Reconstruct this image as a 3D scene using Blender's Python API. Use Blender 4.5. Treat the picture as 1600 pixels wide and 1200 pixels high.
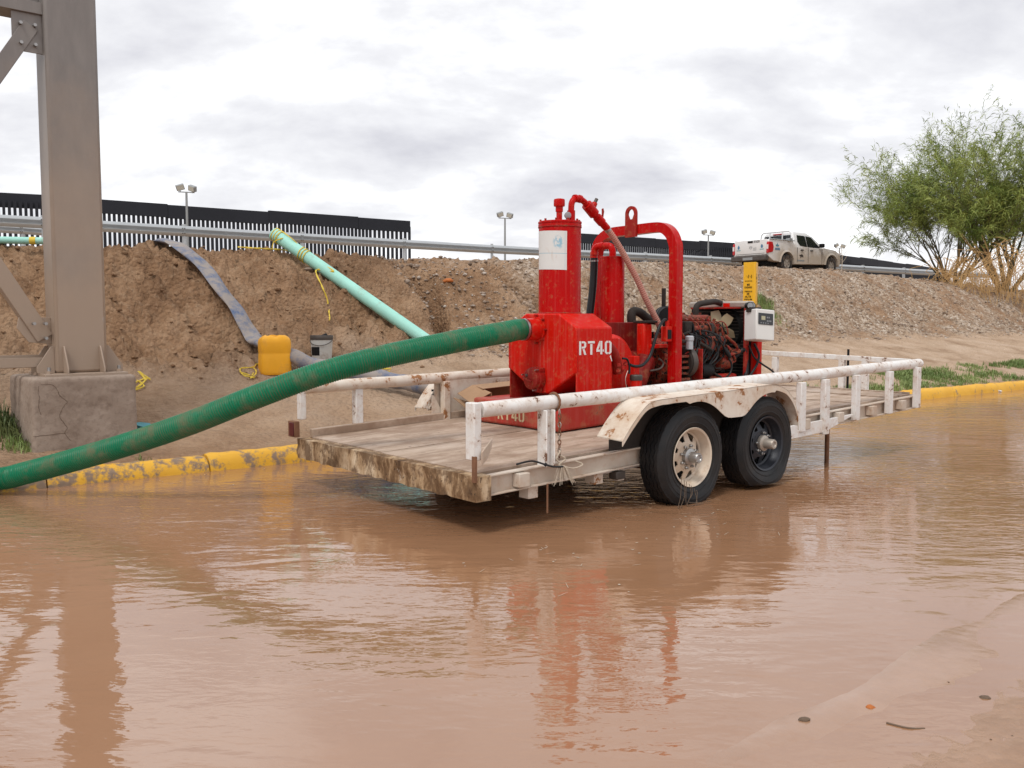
import bpy, bmesh, math, random
import numpy as np
from math import sin, cos, pi, radians, atan2, sqrt, atan, tan
from mathutils import Vector, Matrix
random.seed(7); rng = np.random.default_rng(11)
sc = bpy.context.scene
for o in list(bpy.data.objects): bpy.data.objects.remove(o)

# ------------------------------------------------------------------ camera
FPX = 1400.0; CAMH = 1.4; PITCH = atan(100 / FPX)
cam_d = bpy.data.cameras.new('camera'); cam = bpy.data.objects.new('camera', cam_d)
sc.collection.objects.link(cam); sc.camera = cam
cam_d.sensor_width = 36; cam_d.lens = 36 * FPX / 1600; cam_d.clip_end = 20000; cam_d.clip_start = .05
cam.location = (0, 0, CAMH); cam.rotation_euler = (pi / 2 - PITCH, 0, 0)

# ------------------------------------------------------------------ sky and sun (bright overcast)
SUN_EL, SUN_AZ = radians(58), radians(205)       # azimuth clockwise from +Y: behind the camera, to the left
w = bpy.data.worlds.new('World'); sc.world = w; w.use_nodes = True
nt = w.node_tree; nt.nodes.clear()
def wn(t, **k):
    n = nt.nodes.new(t)
    for a, b in k.items(): setattr(n, a, b)
    return n
L = nt.links.new
out = wn('ShaderNodeOutputWorld'); bg = wn('ShaderNodeBackground'); bg.inputs['Strength'].default_value = 0.1
sky = wn('ShaderNodeTexSky', sky_type='NISHITA', sun_disc=False, sun_elevation=SUN_EL, sun_rotation=SUN_AZ)
tc = wn('ShaderNodeTexCoord'); sep = wn('ShaderNodeSeparateXYZ'); L(tc.outputs['Generated'], sep.inputs[0])
mx = wn('ShaderNodeMath', operation='MAXIMUM'); L(sep.outputs['Z'], mx.inputs[0]); mx.inputs[1].default_value = 0.0
ad = wn('ShaderNodeMath', operation='ADD'); L(mx.outputs[0], ad.inputs[0]); ad.inputs[1].default_value = 0.34
dx = wn('ShaderNodeMath', operation='DIVIDE'); dy = wn('ShaderNodeMath', operation='DIVIDE')
L(sep.outputs['X'], dx.inputs[0]); L(ad.outputs[0], dx.inputs[1]); L(sep.outputs['Y'], dy.inputs[0]); L(ad.outputs[0], dy.inputs[1])
cb = wn('ShaderNodeCombineXYZ'); L(dx.outputs[0], cb.inputs[0]); L(dy.outputs[0], cb.inputs[1])
mp = wn('ShaderNodeMapping'); mp.inputs['Location'].default_value = (3.1, 1.35, 0); mp.inputs['Scale'].default_value = (.62, .80, 1); L(cb.outputs[0], mp.inputs[0])
n1 = wn('ShaderNodeTexNoise'); n1.inputs['Scale'].default_value = 3.3; n1.inputs['Detail'].default_value = 7; n1.inputs['Roughness'].default_value = .56; n1.inputs['Distortion'].default_value = .15
L(mp.outputs[0], n1.inputs['Vector'])
cr = wn('ShaderNodeValToRGB'); e = cr.color_ramp.elements
e[0].position = .34; e[0].color = (.66, .66, .71, 1); e[1].position = .66; e[1].color = (1.28, 1.29, 1.30, 1)
m_ = e.new(.50); m_.color = (.88, .882, .91, 1)
L(n1.outputs['Fac'], cr.inputs[0])
sc10 = wn('ShaderNodeVectorMath', operation='SCALE'); L(cr.outputs[0], sc10.inputs[0]); sc10.inputs['Scale'].default_value = 10.0
mixs = wn('ShaderNodeMix', data_type='RGBA'); mixs.inputs['Factor'].default_value = .96
L(sky.outputs[0], mixs.inputs[6]); L(sc10.outputs[0], mixs.inputs[7])
L(mixs.outputs[2], bg.inputs['Color']); L(bg.outputs[0], out.inputs['Surface'])
sun_d = bpy.data.lights.new('sun', 'SUN'); sun = bpy.data.objects.new('sun', sun_d); sc.collection.objects.link(sun)
sun_d.energy = 1.5; sun_d.angle = radians(14); sun_d.color = (1, .965, .91)
sdir = Vector((sin(SUN_AZ) * cos(SUN_EL), cos(SUN_AZ) * cos(SUN_EL), sin(SUN_EL)))
sun.rotation_euler = (-sdir).to_track_quat('-Z', 'Y').to_euler(); sun.location = sdir * 40
vs = sc.view_settings; vs.view_transform = 'Standard'; vs.look = 'None'; vs.gamma = 1; vs.exposure = 0.12; vs.use_curve_mapping = False
sc.cycles.max_bounces = 6

# ------------------------------------------------------------------ frame of the place: s along the kerb, t away from the road
TH = radians(50); ROT = atan2(cos(TH), sin(TH))
D = np.array([sin(TH), cos(TH)]); NN = np.array([-cos(TH), sin(TH)])
def W(s, t, z=0.0): return Vector((s * D[0] + t * NN[0], s * D[1] + t * NN[1], z))
def ST(x, y): return (x * D[0] + y * D[1], x * NN[0] + y * NN[1])
FW = Vector((0, cos(PITCH), -sin(PITCH))); UP = Vector((0, sin(PITCH), cos(PITCH)))
def ray(u, v): return FW + Vector((1, 0, 0)) * ((u - 800) / FPX) + UP * ((600 - v) / FPX)
def atY(u, v, Y):
    r = ray(u, v); return Vector((0, 0, CAMH)) + r * (Y / r.y)

# ------------------------------------------------------------------ numpy noise
_perm = rng.permutation(512).astype(np.int64)
_g = np.stack([np.cos(np.arange(512) * 2.39996), np.sin(np.arange(512) * 2.39996)], 1)
def pn(x, y):
    x = np.asarray(x, float); y = np.asarray(y, float)
    xi = np.floor(x).astype(np.int64); yi = np.floor(y).astype(np.int64); xf = x - xi; yf = y - yi
    def gr(i, j, fx, fy):
        h = _perm[(_perm[i & 511] + j) & 511]; return _g[h, 0] * fx + _g[h, 1] * fy
    u = xf**3 * (xf * (xf * 6 - 15) + 10); v = yf**3 * (yf * (yf * 6 - 15) + 10)
    a = gr(xi, yi, xf, yf); b = gr(xi + 1, yi, xf - 1, yf); c = gr(xi, yi + 1, xf, yf - 1); d = gr(xi + 1, yi + 1, xf - 1, yf - 1)
    return (a + u * (b - a)) + v * ((c + u * (d - c)) - (a + u * (b - a)))
def fbm(x, y, o=4, g=.5):
    r = 0; a = 1
    for i in range(o):
        r = r + a * pn(x * 2**i + 17.3 * i, y * 2**i - 9.1 * i); a *= g
    return r
def smooth(a, b, x):
    k = np.clip((x - a) / (b - a), 0, 1); return k * k * (3 - 2 * k)

# ------------------------------------------------------------------ materials
MATS = {}
def newmat(name):
    m = bpy.data.materials.new(name); m.use_nodes = True
    return m, m.node_tree, m.node_tree.nodes['Principled BSDF']
def nd(t, typ, ins=None, **k):
    n = t.nodes.new(typ)
    for a, b in k.items(): setattr(n, a, b)
    if ins:
        for a, b in ins.items():
            if hasattr(b, 'is_linked') or isinstance(b, bpy.types.NodeSocket): t.links.new(b, n.inputs[a])
            else: n.inputs[a].default_value = b
    return n
def c4(c): return (c[0], c[1], c[2], 1)
def mixc(t, f, a, b, blend='MIX'):
    n = t.nodes.new('ShaderNodeMix'); n.data_type = 'RGBA'; n.blend_type = blend
    for idx, v in ((0, f), (6, a), (7, b)):
        if isinstance(v, bpy.types.NodeSocket): t.links.new(v, n.inputs[idx])
        else: n.inputs[idx].default_value = v if idx == 0 else c4(v)
    return n.outputs[2]
def ramp(t, src, stops):
    n = t.nodes.new('ShaderNodeValToRGB'); el = n.color_ramp.elements
    while len(el) < len(stops): el.new(.5)
    for q, (p, c) in zip(el, stops):
        q.position = p; q.color = c4(c) if isinstance(c, tuple) else (c, c, c, 1)
    t.links.new(src, n.inputs[0]); return n.outputs[0]
def noise(t, vec, scale, detail=4, rough=.55, dist=0):
    return nd(t, 'ShaderNodeTexNoise', {'Vector': vec, 'Scale': scale, 'Detail': detail, 'Roughness': rough, 'Distortion': dist}).outputs['Fac']
def mapped(t, vec, scale, loc=(0, 0, 0)):
    return nd(t, 'ShaderNodeMapping', {'Vector': vec, 'Scale': scale, 'Location': loc}).outputs[0]
def bump(t, bs, h, strength, dist):
    b = nd(t, 'ShaderNodeBump', {'Height': h, 'Strength': strength, 'Distance': dist}); t.links.new(b.outputs[0], bs.inputs['Normal'])
def math(t, op, a, b):
    n = t.nodes.new('ShaderNodeMath'); n.operation = op
    for i, v in enumerate((a, b)):
        if isinstance(v, bpy.types.NodeSocket): t.links.new(v, n.inputs[i])
        else: n.inputs[i].default_value = v
    return n.outputs[0]
def painted(name, col, rough=.42, chip=.0, chipcol=(.16, .07, .035), dirt=.3, dirtcol=(.34, .22, .14), streak=0, metal=0, chipscale=14, var=.12, bumpy=.15, spec=.4):
    m, t, b = newmat(name); v = nd(t, 'ShaderNodeTexCoord').outputs['Object']
    base = mixc(t, noise(t, v, 3.0, 5), tuple(x * (1 - var) for x in col), tuple(min(1, x * (1 + var)) for x in col))
    if dirt:
        d1 = ramp(t, noise(t, v, 2.2, 8, .65), [(.62 - .35 * dirt, 0.0), (.95 - .3 * dirt, 1.0)])
        base = mixc(t, math(t, 'MULTIPLY', d1, .75), base, dirtcol)
    if streak:
        sv = mapped(t, v, (38, 38, 1.6)); s1 = ramp(t, noise(t, sv, 1.0, 3), [(.5, 0.0), (.72, 1.0)])
        base = mixc(t, math(t, 'MULTIPLY', s1, streak), base, tuple(min(1, .5 * a + .5 * q) for a, q in zip(col, (.62, .42, .36))))
    r = ramp(t, noise(t, v, 6, 5), [(.3, max(.05, rough - .12)), (.75, min(1, rough + .22))])
    if chip:
        cn = noise(t, v, chipscale, 9, .68); cm = ramp(t, cn, [(.70 - .22 * chip, 0.0), (.725 - .22 * chip, 1.0)])
        halo = ramp(t, cn, [(.56 - .2 * chip, 0.0), (.72 - .22 * chip, 1.0)])
        base = mixc(t, math(t, 'MULTIPLY', halo, .38), base, (.42, .22, .1))
        base = mixc(t, cm, base, mixc(t, noise(t, v, 40, 3), chipcol, tuple(x * 1.9 for x in chipcol)))
        r = mixc(t, cm, r, (.85, .85, .85)); h = math(t, 'SUBTRACT', math(t, 'MULTIPLY', noise(t, v, 25, 4), .5), cm)
    else: h = noise(t, v, 25, 4)
    bump(t, b, h, bumpy, .004)
    t.links.new(base, b.inputs['Base Color']); t.links.new(r, b.inputs['Roughness']); b.inputs['Metallic'].default_value = metal; b.inputs['Specular IOR Level'].default_value = spec
    MATS[name] = m; return m
def plain(name, col, rough=.6, metal=0, var=.2, scale=8, bs=.2, bd=.004, emit=None, bscale=40, spec=.5):
    m, t, b = newmat(name); v = nd(t, 'ShaderNodeTexCoord').outputs['Object']
    c = mixc(t, noise(t, v, scale, 6, .6), tuple(x * (1 - var) for x in col), tuple(min(1, x * (1 + var)) for x in col))
    t.links.new(c, b.inputs['Base Color']); b.inputs['Roughness'].default_value = rough; b.inputs['Metallic'].default_value = metal; b.inputs['Specular IOR Level'].default_value = spec
    bump(t, b, noise(t, v, bscale, 4), bs, bd)
    MATS[name] = m; return m

RED = (.60, .010, .004)
painted('red', RED, .36, .10, (.16, .04, .02), .26, (.22, .03, .018), .22, chipscale=22, spec=.12)
painted('red_tank', (.47, .002, .002), .27, .05, (.14, .03, .02), .16, (.24, .02, .014), .12, chipscale=26, spec=.13)
painted('red_dull', (.32, .015, .011), .5, .25, (.07, .035, .025), .3, (.15, .06, .04), .12, chipscale=18, spec=.14)
painted('red_skid', (.42, .024, .015), .5, .3, (.15, .07, .05), .55, (.28, .13, .08), .15, chipscale=9)
painted('engine_red', (.25, .013, .010), .45, .72, (.018, .013, .012), .6, (.035, .018, .015), 0, chipscale=24, bumpy=.5, spec=.3)
painted('red_dark', (.20, .008, .006), .45, .15, (.04, .015, .012), .45, (.05, .012, .01), .1, chipscale=12, spec=.15)
painted('white', (.76, .745, .72), .42, .42, (.12, .06, .035), .34, (.50, .37, .26), .14, chipscale=12)
painted('white_rust', (.72, .655, .57), .5, .55, (.22, .10, .04), .55, (.50, .33, .19), .2, chipscale=8)
painted('white_mud', (.60, .53, .45), .6, .25, (.15, .08, .045), .8, (.40, .28, .19), .3, chipscale=9)
painted('panel_white', (.70, .69, .66), .38, .0, dirt=.2, dirtcol=(.45, .4, .34))

painted('rim_white', (.66, .56, .45), .45, .12, (.2, .1, .05), .4, (.45, .31, .2), 0, chipscale=16)
plain('rim_black', (.03, .033, .042), .45, .3, .4)
plain('steel', (.38, .37, .36), .38, .85, .25)
plain('dark_steel', (.10, .085, .075), .55, .5, .45)
plain('rust', (.20, .095, .05), .85, .1, .5, 20)
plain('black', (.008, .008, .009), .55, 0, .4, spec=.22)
plain('black_hose', (.012, .0125, .014), .42, 0, .4, spec=.3)
plain('dusty_shade_black', (.036, .029, .025), .7, 0, .5, spec=.25)  # dusty black parts; also the painted shade of the near fender wall
plain('radiator', (.010, .0095, .0095), .75, .1, .4, spec=.2)
plain('alu', (.42, .37, .32), .5, .5, .3)
plain('fan', (.62, .52, .33), .5, 0, .15)
plain('glass_bowl', (.45, .47, .50), .2, .2, .1)
plain('screen', (.028, .03, .034), .3, 0, .2, bs=0)
plain('lcd', (.42, .40, .26), .35, 0, .1, bs=0)
plain('dial', (.30, .31, .32), .25, 0, .2, bs=0)
plain('letter_white', (.80, .76, .73), .5, 0, .1)
plain('letter_cream', (.62, .47, .28), .6, 0, .25, 14)
plain('cardboard', (.36, .22, .125), .85, 0, .2)
plain('yellow_rope', (.70, .52, .06), .7, 0, .25, 30)
plain('rope_pale', (.48, .40, .31), .85, 0, .25, 30)
plain('galv', (.47, .49, .50), .42, .55, .12, 3)
plain('fence_steel', (.019, .021, .028), .7, 0, .3, .6, spec=.3)
plain('lamp_grey', (.30, .31, .31), .5, .3, .15)
plain('lamp_glass', (.55, .54, .47), .25, 0, .1)
plain('bark', (.12, .10, .055), .9, 0, .4, 3, .6, .02, bscale=12)
plain('straw', (.50, .31, .13), .85, 0, .35, 1.5)
plain('tail_red', (.50, .012, .015), .2, 0, .1, bs=0)
plain('tail_dark', (.09, .008, .012), .35, 0, .3)
plain('tail_white', (.72, .66, .64), .25, 0, .1, bs=0)
plain('window_glass', (.012, .014, .016), .08, 0, .2, bs=0)
plain('decal_blue', (.06, .17, .30), .5, 0, .2, bs=0)
plain('decal_teal', (.05, .28, .33), .5, 0, .2, bs=0)
plain('bird_black', (.008, .008, .01), .5, 0, .3)
plain('sack', (.66, .61, .53), .6, 0, .1, 10, .5, .01, bscale=9)
plain('leaf_orange', (.42, .12, .02), .7)
plain('clod', (.13, .085, .055), .8, 0, .4, 30, .6, .01)
plain('litter', (.72, .70, .68), .6)

def truck_paint():
    m, t, b = newmat('truck_paint'); v = nd(t, 'ShaderNodeTexCoord').outputs['Object']
    z = nd(t, 'ShaderNodeSeparateXYZ', {0: v}).outputs['Z']
    f = math(t, 'ADD', z, math(t, 'MULTIPLY', noise(t, v, 2.2, 7, .65), .9))
    d = ramp(t, math(t, 'MULTIPLY', f, .5), [(.60, 1.0), (.94, 0.0)])
    x = nd(t, 'ShaderNodeSeparateXYZ', {0: v}).outputs['X']
    sidem = ramp(t, math(t, 'ADD', math(t, 'MULTIPLY', x, .2), .5), [(.0, .45), (.12, 1.0)])
    c = mixc(t, math(t, 'MULTIPLY', math(t, 'MULTIPLY', d, sidem), .85), (.80, .80, .80), (.40, .31, .22))
    t.links.new(c, b.inputs['Base Color']); t.links.new(ramp(t, d, [(0, .25), (1, .75)]), b.inputs['Roughness']); MATS['truck_paint'] = m
truck_paint()
def rubber(name, mud):
    m, t, b = newmat(name); v = nd(t, 'ShaderNodeTexCoord').outputs['Object']
    c = mixc(t, ramp(t, noise(t, v, 5, 7, .65), [(.42, 0.0), (.85, mud)]), (.011, .0115, .013), (.20, .14, .10))
    t.links.new(c, b.inputs['Base Color']); b.inputs['Roughness'].default_value = .55; b.inputs['Specular IOR Level'].default_value = .32
    bump(t, b, noise(t, v, 60, 4), .25, .004); MATS[name] = m
rubber('rubber', .12); rubber('rubber_mud', 1.0)

def rotten_mat():
    m, t, b = newmat('rotten'); v = nd(t, 'ShaderNodeTexCoord').outputs['Object']
    sv = mapped(t, v, (5, 5, 2.0)); n0 = noise(t, sv, 1.0, 9, .68); n2 = noise(t, mapped(t, v, (5, 5, 3.2)), 1.0, 9, .72)
    c = ramp(t, n0, [(.33, (.055, .03, .017)), (.44, (.19, .11, .055)), (.51, (.42, .285, .165)), (.62, (.60, .46, .31)), (.8, (.70, .60, .47))])
    c = mixc(t, ramp(t, n2, [(.50, 0.0), (.57, .85)]), c, (.15, .09, .05)); c = mixc(t, ramp(t, n2, [(.30, .9), (.37, 0.0)]), c, (.62, .55, .46))
    c = mixc(t, ramp(t, noise(t, v, 30, 5), [(.62, 0.0), (.68, .8)]), c, (.05, .032, .022))
    t.links.new(c, b.inputs['Base Color']); b.inputs['Roughness'].default_value = .85; b.inputs['Specular IOR Level'].default_value = .25
    bump(t, b, math(t, 'ADD', n0, math(t, 'MULTIPLY', n2, .7)), .9, .02); MATS['rotten'] = m
rotten_mat()
def hose_mat(name, col, mud, mudamt, ring=0, rough=.38, thr=.5):
    m, t, b = newmat(name); tcn = nd(t, 'ShaderNodeTexCoord'); v = tcn.outputs['Object']
    c = mixc(t, noise(t, v, 4, 5), tuple(x * .82 for x in col), tuple(min(1, x * 1.15) for x in col))
    mm = ramp(t, noise(t, v, 4.5, 9, .72), [(thr, 0.0), (thr + .18, 1.0)])
    if ring:
        at = nd(t, 'ShaderNodeAttribute', attribute_name='ring').outputs['Fac']
        streaky = math(t, 'MULTIPLY', at, ramp(t, noise(t, v, 3.2, 6, .7), [(.38, 0.0), (.6, .85)]))
        mm = math(t, 'MAXIMUM', math(t, 'MULTIPLY', mm, .8), streaky)
    c = mixc(t, math(t, 'MULTIPLY', mm, mudamt), c, mud)
    t.links.new(c, b.inputs['Base Color']); t.links.new(ramp(t, mm, [(0, rough), (1, .8)]), b.inputs['Roughness'])
    bump(t, b, noise(t, v, 30, 5), .3, .004); b.inputs['Specular IOR Level'].default_value = .22; MATS[name] = m
hose_mat('hose_green', (.0, .155, .070), (.20, .14, .085), .85, 1, .36, .50)
hose_mat('hose_blue', (.09, .135, .24), (.33, .285, .25), .92, 0, .6, .38)
hose_mat('pipe_mint', (.36, .70, .60), (.36, .26, .18), .85, 0, .5, .57)
hose_mat('hose_clear', (.52, .24, .19), (.45, .33, .26), .6, 1, .4, .5)
hose_mat('plastic_orange', (.88, .42, .03), (.50, .27, .08), .5, 0, .42, .52)
hose_mat('bucket_paint', (.52, .51, .48), (.26, .20, .15), .9, 0, .5, .52)

def concrete():
    m, t, b = newmat('concrete'); v = nd(t, 'ShaderNodeTexCoord').outputs['Object']
    c = ramp(t, noise(t, v, 1.7, 9, .62), [(.3, (.235, .175, .135)), (.55, (.335, .262, .21)), (.78, (.41, .335, .275))])
    c = mixc(t, ramp(t, noise(t, v, 26, 3), [(.35, .35), (.5, 0.0)]), c, (.17, .12, .09))
    t.links.new(c, b.inputs['Base Color']); b.inputs['Roughness'].default_value = .92
    bump(t, b, noise(t, v, 14, 9, .7), .6, .015); MATS['concrete'] = m
concrete()
def column_steel():
    m, t, b = newmat('column_steel'); v = nd(t, 'ShaderNodeTexCoord').outputs['Object']
    z = nd(t, 'ShaderNodeSeparateXYZ', {0: v}).outputs['Z']
    f = math(t, 'ADD', math(t, 'MULTIPLY', z, -.34), math(t, 'MULTIPLY', noise(t, v, 1.3, 8, .6), 1.0))
    d = ramp(t, math(t, 'ADD', f, .75), [(.25, 0.0), (.95, 1.0)])
    c = mixc(t, noise(t, mapped(t, v, (3, 3, .8)), 2.2, 8, .7), (.15, .135, .128), (.285, .26, .24))
    c = mixc(t, math(t, 'MULTIPLY', d, .8), c, (.40, .295, .215))
    sp = ramp(t, noise(t, mapped(t, v, (14, 14, 5)), 1, 4), [(.72, 0.0), (.80, .6)]); c = mixc(t, sp, c, (.42, .38, .35))
    t.links.new(c, b.inputs['Base Color']); b.inputs['Roughness'].default_value = .5; b.inputs['Metallic'].default_value = .15
    bump(t, b, noise(t, v, 90, 3), .12, .003); MATS['column_steel'] = m
column_steel()
def kerb_mat():
    m, t, b = newmat('kerb_yellow'); v = nd(t, 'ShaderNodeTexCoord').outputs['Object']
    at = nd(t, 'ShaderNodeAttribute', attribute_name='wear').outputs['Fac']
    c = mixc(t, noise(t, v, 3, 5), (.62, .30, .012), (.78, .44, .03))
    wn_ = math(t, 'ADD', noise(t, v, 7, 9, .7), math(t, 'MULTIPLY', at, .45))
    c = mixc(t, ramp(t, wn_, [(.60, 0.0), (.70, 1.0)]), c, mixc(t, noise(t, v, 20, 4), (.15, .095, .06), (.30, .21, .145)))
    t.links.new(c, b.inputs['Base Color']); b.inputs['Roughness'].default_value = .6
    bump(t, b, wn_, .6, .01); MATS['kerb_yellow'] = m
kerb_mat()
def ground_mat():
    m, t, b = newmat('soil'); v = nd(t, 'ShaderNodeTexCoord').outputs['Object']
    z = nd(t, 'ShaderNodeAttribute', attribute_name='zone').outputs['Color']
    zs = nd(t, 'ShaderNodeSeparateColor', {0: z}); gr, sa, we = zs.outputs[0], zs.outputs[1], zs.outputs[2]
    soil = ramp(t, noise(t, v, 1.3, 10, .68), [(.28, (.16, .085, .045)), (.5, (.33, .195, .11)), (.72, (.46, .30, .187))])
    soil = mixc(t, ramp(t, noise(t, v, .55, 6, .6), [(.52, 0.0), (.66, .55)]), soil, (.15, .085, .048))
    soil = mixc(t, ramp(t, noise(t, v, 11, 6, .7), [(.52, 0.0), (.72, .7)]), soil, (.46, .32, .21))
    peb = nd(t, 'ShaderNodeTexVoronoi', {'Vector': v, 'Scale': 17.0, 'Randomness': 1.0})
    pebc = nd(t, 'ShaderNodeSeparateColor', {0: peb.outputs['Color']}).outputs[0]
    grav = ramp(t, pebc, [(0, (.22, .15, .10)), (.45, (.40, .295, .21)), (.8, (.50, .395, .305)), (1, (.64, .55, .46))])
    grav = mixc(t, ramp(t, noise(t, nd(t, 'ShaderNodeMapping', {'Vector': v, 'Rotation': (0, 0, -ROT), 'Scale': (1.5, .55, .5)}).outputs[0], 1.0, 8, .66), [(.44, 0.0), (.60, .85)]), grav, soil)
    sand = ramp(t, noise(t, v, 1.1, 9, .66), [(.3, (.33, .215, .135)), (.48, (.50, .355, .245)), (.75, (.64, .49, .37))])
    c = mixc(t, gr, soil, grav); c = mixc(t, sa, c, sand)
    wetc = ramp(t, noise(t, v, 2.2, 9, .7), [(.3, (.30, .165, .095)), (.7, (.38, .225, .142))])
    c = mixc(t, we, c, wetc); t.links.new(c, b.inputs['Base Color'])
    wr = ramp(t, noise(t, v, 3, 8, .7), [(.42, .05), (.66, .28)])
    t.links.new(mixc(t, we, (.95, .95, .95), wr), b.inputs['Roughness'])
    t.links.new(mixc(t, we, (.18, .18, .18), (.95, .95, .95)), b.inputs['Specular IOR Level'])
    h = math(t, 'ADD', math(t, 'MULTIPLY', noise(t, v, 9, 9, .7), .6), math(t, 'MULTIPLY', peb.outputs['Distance'], -.35))
    n = nd(t, 'ShaderNodeBump', {'Height': h, 'Distance': .17, 'Strength': mixc(t, we, (.85, .85, .85), (.05, .05, .05))})
    t.links.new(n.outputs[0], b.inputs['Normal']); MATS['soil'] = m
ground_mat()
def stone_mat():
    m, t, b = newmat('stones'); v = nd(t, 'ShaderNodeTexCoord').outputs['Object']
    vo = nd(t, 'ShaderNodeTexVoronoi', {'Vector': v, 'Scale': 9.0})
    q = nd(t, 'ShaderNodeSeparateColor', {0: vo.outputs['Color']}).outputs[0]
    c = ramp(t, q, [(0, (.17, .12, .085)), (.5, (.31, .235, .18)), (.85, (.40, .33, .27)), (1, (.58, .53, .47))])
    t.links.new(c, b.inputs['Base Color']); b.inputs['Roughness'].default_value = .9; MATS['stones'] = m
stone_mat()
def water_mat():
    m, t, b = newmat('muddy_water'); v = nd(t, 'ShaderNodeTexCoord').outputs['Object']
    c = ramp(t, noise(t, v, .5, 6, .6), [(.3, (.295, .152, .080)), (.7, (.345, .185, .102))])
    t.links.new(c, b.inputs['Base Color']); b.inputs['Roughness'].default_value = .025; b.inputs['IOR'].default_value = 1.85
    wv = nd(t, 'ShaderNodeMapping', {'Vector': v, 'Rotation': (0, 0, radians(9)), 'Scale': (.36, 1.0, 1)}).outputs[0]
    a1 = noise(t, wv, 13.5, 3, .5, .5)
    a2 = noise(t, nd(t, 'ShaderNodeMapping', {'Vector': v, 'Rotation': (0, 0, radians(-14)), 'Scale': (.5, 1.0, 1)}).outputs[0], 4.2, 2, .4, .5)
    a3 = noise(t, nd(t, 'ShaderNodeMapping', {'Vector': v, 'Rotation': (0, 0, radians(30)), 'Scale': (.5, 1.0, 1)}).outputs[0], 22, 2, .5, .3)
    calm = ramp(t, noise(t, v, .40, 4, .55), [(.40, .22), (.62, 1.0)])
    yy = nd(t, 'ShaderNodeSeparateXYZ', {0: v}).outputs['Y']
    far = ramp(t, math(t, 'MULTIPLY', yy, .1), [(.30, .6), (.62, 1.0)])
    h = math(t, 'ADD', math(t, 'MULTIPLY', math(t, 'MULTIPLY', math(t, 'ADD', math(t, 'MULTIPLY', a1, .0058), math(t, 'MULTIPLY', a3, .0027)), calm), far), math(t, 'MULTIPLY', a2, .0060))
    bump(t, b, h, 1.0, 1.0); MATS['muddy_water'] = m
water_mat()
def leafm(name, c0, c1):
    m, t, b = newmat(name); v = nd(t, 'ShaderNodeTexCoord').outputs['Object']
    t.links.new(mixc(t, ramp(t, noise(t, v, 1.1, 5), [(.35, 0.0), (.65, 1.0)]), c0, c1), b.inputs['Base Color']); b.inputs['Roughness'].default_value = .6
    b.inputs['Transmission Weight'].default_value = 0; MATS[name] = m
leafm('leaf', (.13, .195, .028), (.36, .41, .10)); leafm('grass', (.12, .185, .04), (.27, .33, .11)); leafm('weed', (.06, .10, .025), (.15, .18, .06))
def wood_mat():
    m, t, b = newmat('deck_mud'); v = nd(t, 'ShaderNodeTexCoord').outputs['Object']
    sv = mapped(t, v, (1.2, 7, 1))
    c = ramp(t, noise(t, sv, 1.6, 9, .66), [(.28, (.20, .13, .085)), (.48, (.42, .31, .23)), (.7, (.56, .445, .355))])
    c = mixc(t, ramp(t, noise(t, v, 1.7, 9, .72), [(.48, 0.0), (.62, .85)]), c, (.27, .175, .115))
    c = mixc(t, ramp(t, noise(t, v, 16, 4), [(.66, 0.0), (.72, .7)]), c, (.12, .08, .055))
    t.links.new(c, b.inputs['Base Color']); t.links.new(ramp(t, noise(t, v, 2, 5), [(.3, .45), (.7, .9)]), b.inputs['Roughness'])
    bump(t, b, noise(t, sv, 5, 8, .7), .5, .012); MATS['deck_mud'] = m
wood_mat()
def sticker_mat():
    m, t, b = newmat('sticker'); v = nd(t, 'ShaderNodeTexCoord').outputs['Object']
    a = nd(t, 'ShaderNodeAttribute', attribute_name='uvp').outputs['Color']
    q = nd(t, 'ShaderNodeSeparateColor', {0: a}); u, w_ = q.outputs[0], q.outputs[1]
    ln = ramp(t, math(t, 'ABSOLUTE', math(t, 'SUBTRACT', w_, .42), 0), [(.006, 1.0), (.014, 0.0)])
    ln2 = ramp(t, math(t, 'ABSOLUTE', math(t, 'SUBTRACT', u, .95), 0), [(.006, 1.0), (.014, 0.0)])
    du = math(t, 'MULTIPLY', math(t, 'SUBTRACT', u, .77), 1.0); dv = math(t, 'MULTIPLY', math(t, 'SUBTRACT', w_, .71), .9)
    r2 = math(t, 'ADD', math(t, 'MULTIPLY', du, du), math(t, 'MULTIPLY', dv, dv))
    lg = math(t, 'MULTIPLY', ramp(t, r2, [(.008, 1.0), (.030, 0.0)]), ramp(t, noise(t, v, 34, 5, .6), [(.46, 0.0), (.56, 1.0)]))
    c = mixc(t, noise(t, v, 5, 5), (.66, .65, .63), (.76, .75, .73))
    c = mixc(t, math(t, 'MULTIPLY', ln, .7), c, (.30, .48, .56)); c = mixc(t, math(t, 'MULTIPLY', ln2, .4), c, (.35, .5, .56)); c = mixc(t, math(t, 'MULTIPLY', lg, .85), c, (.22, .46, .60))
    c = mixc(t, ramp(t, noise(t, mapped(t, v, (14, 14, 7)), 1, 6), [(.6, 0.0), (.75, .45)]), c, (.52, .36, .26))
    t.links.new(c, b.inputs['Base Color']); b.inputs['Roughness'].default_value = .45; MATS['sticker'] = m
sticker_mat()
def marker_mat():
    painted('marker_yellow', (.78, .42, .015), .4, .05, dirt=.1)
marker_mat()

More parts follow.
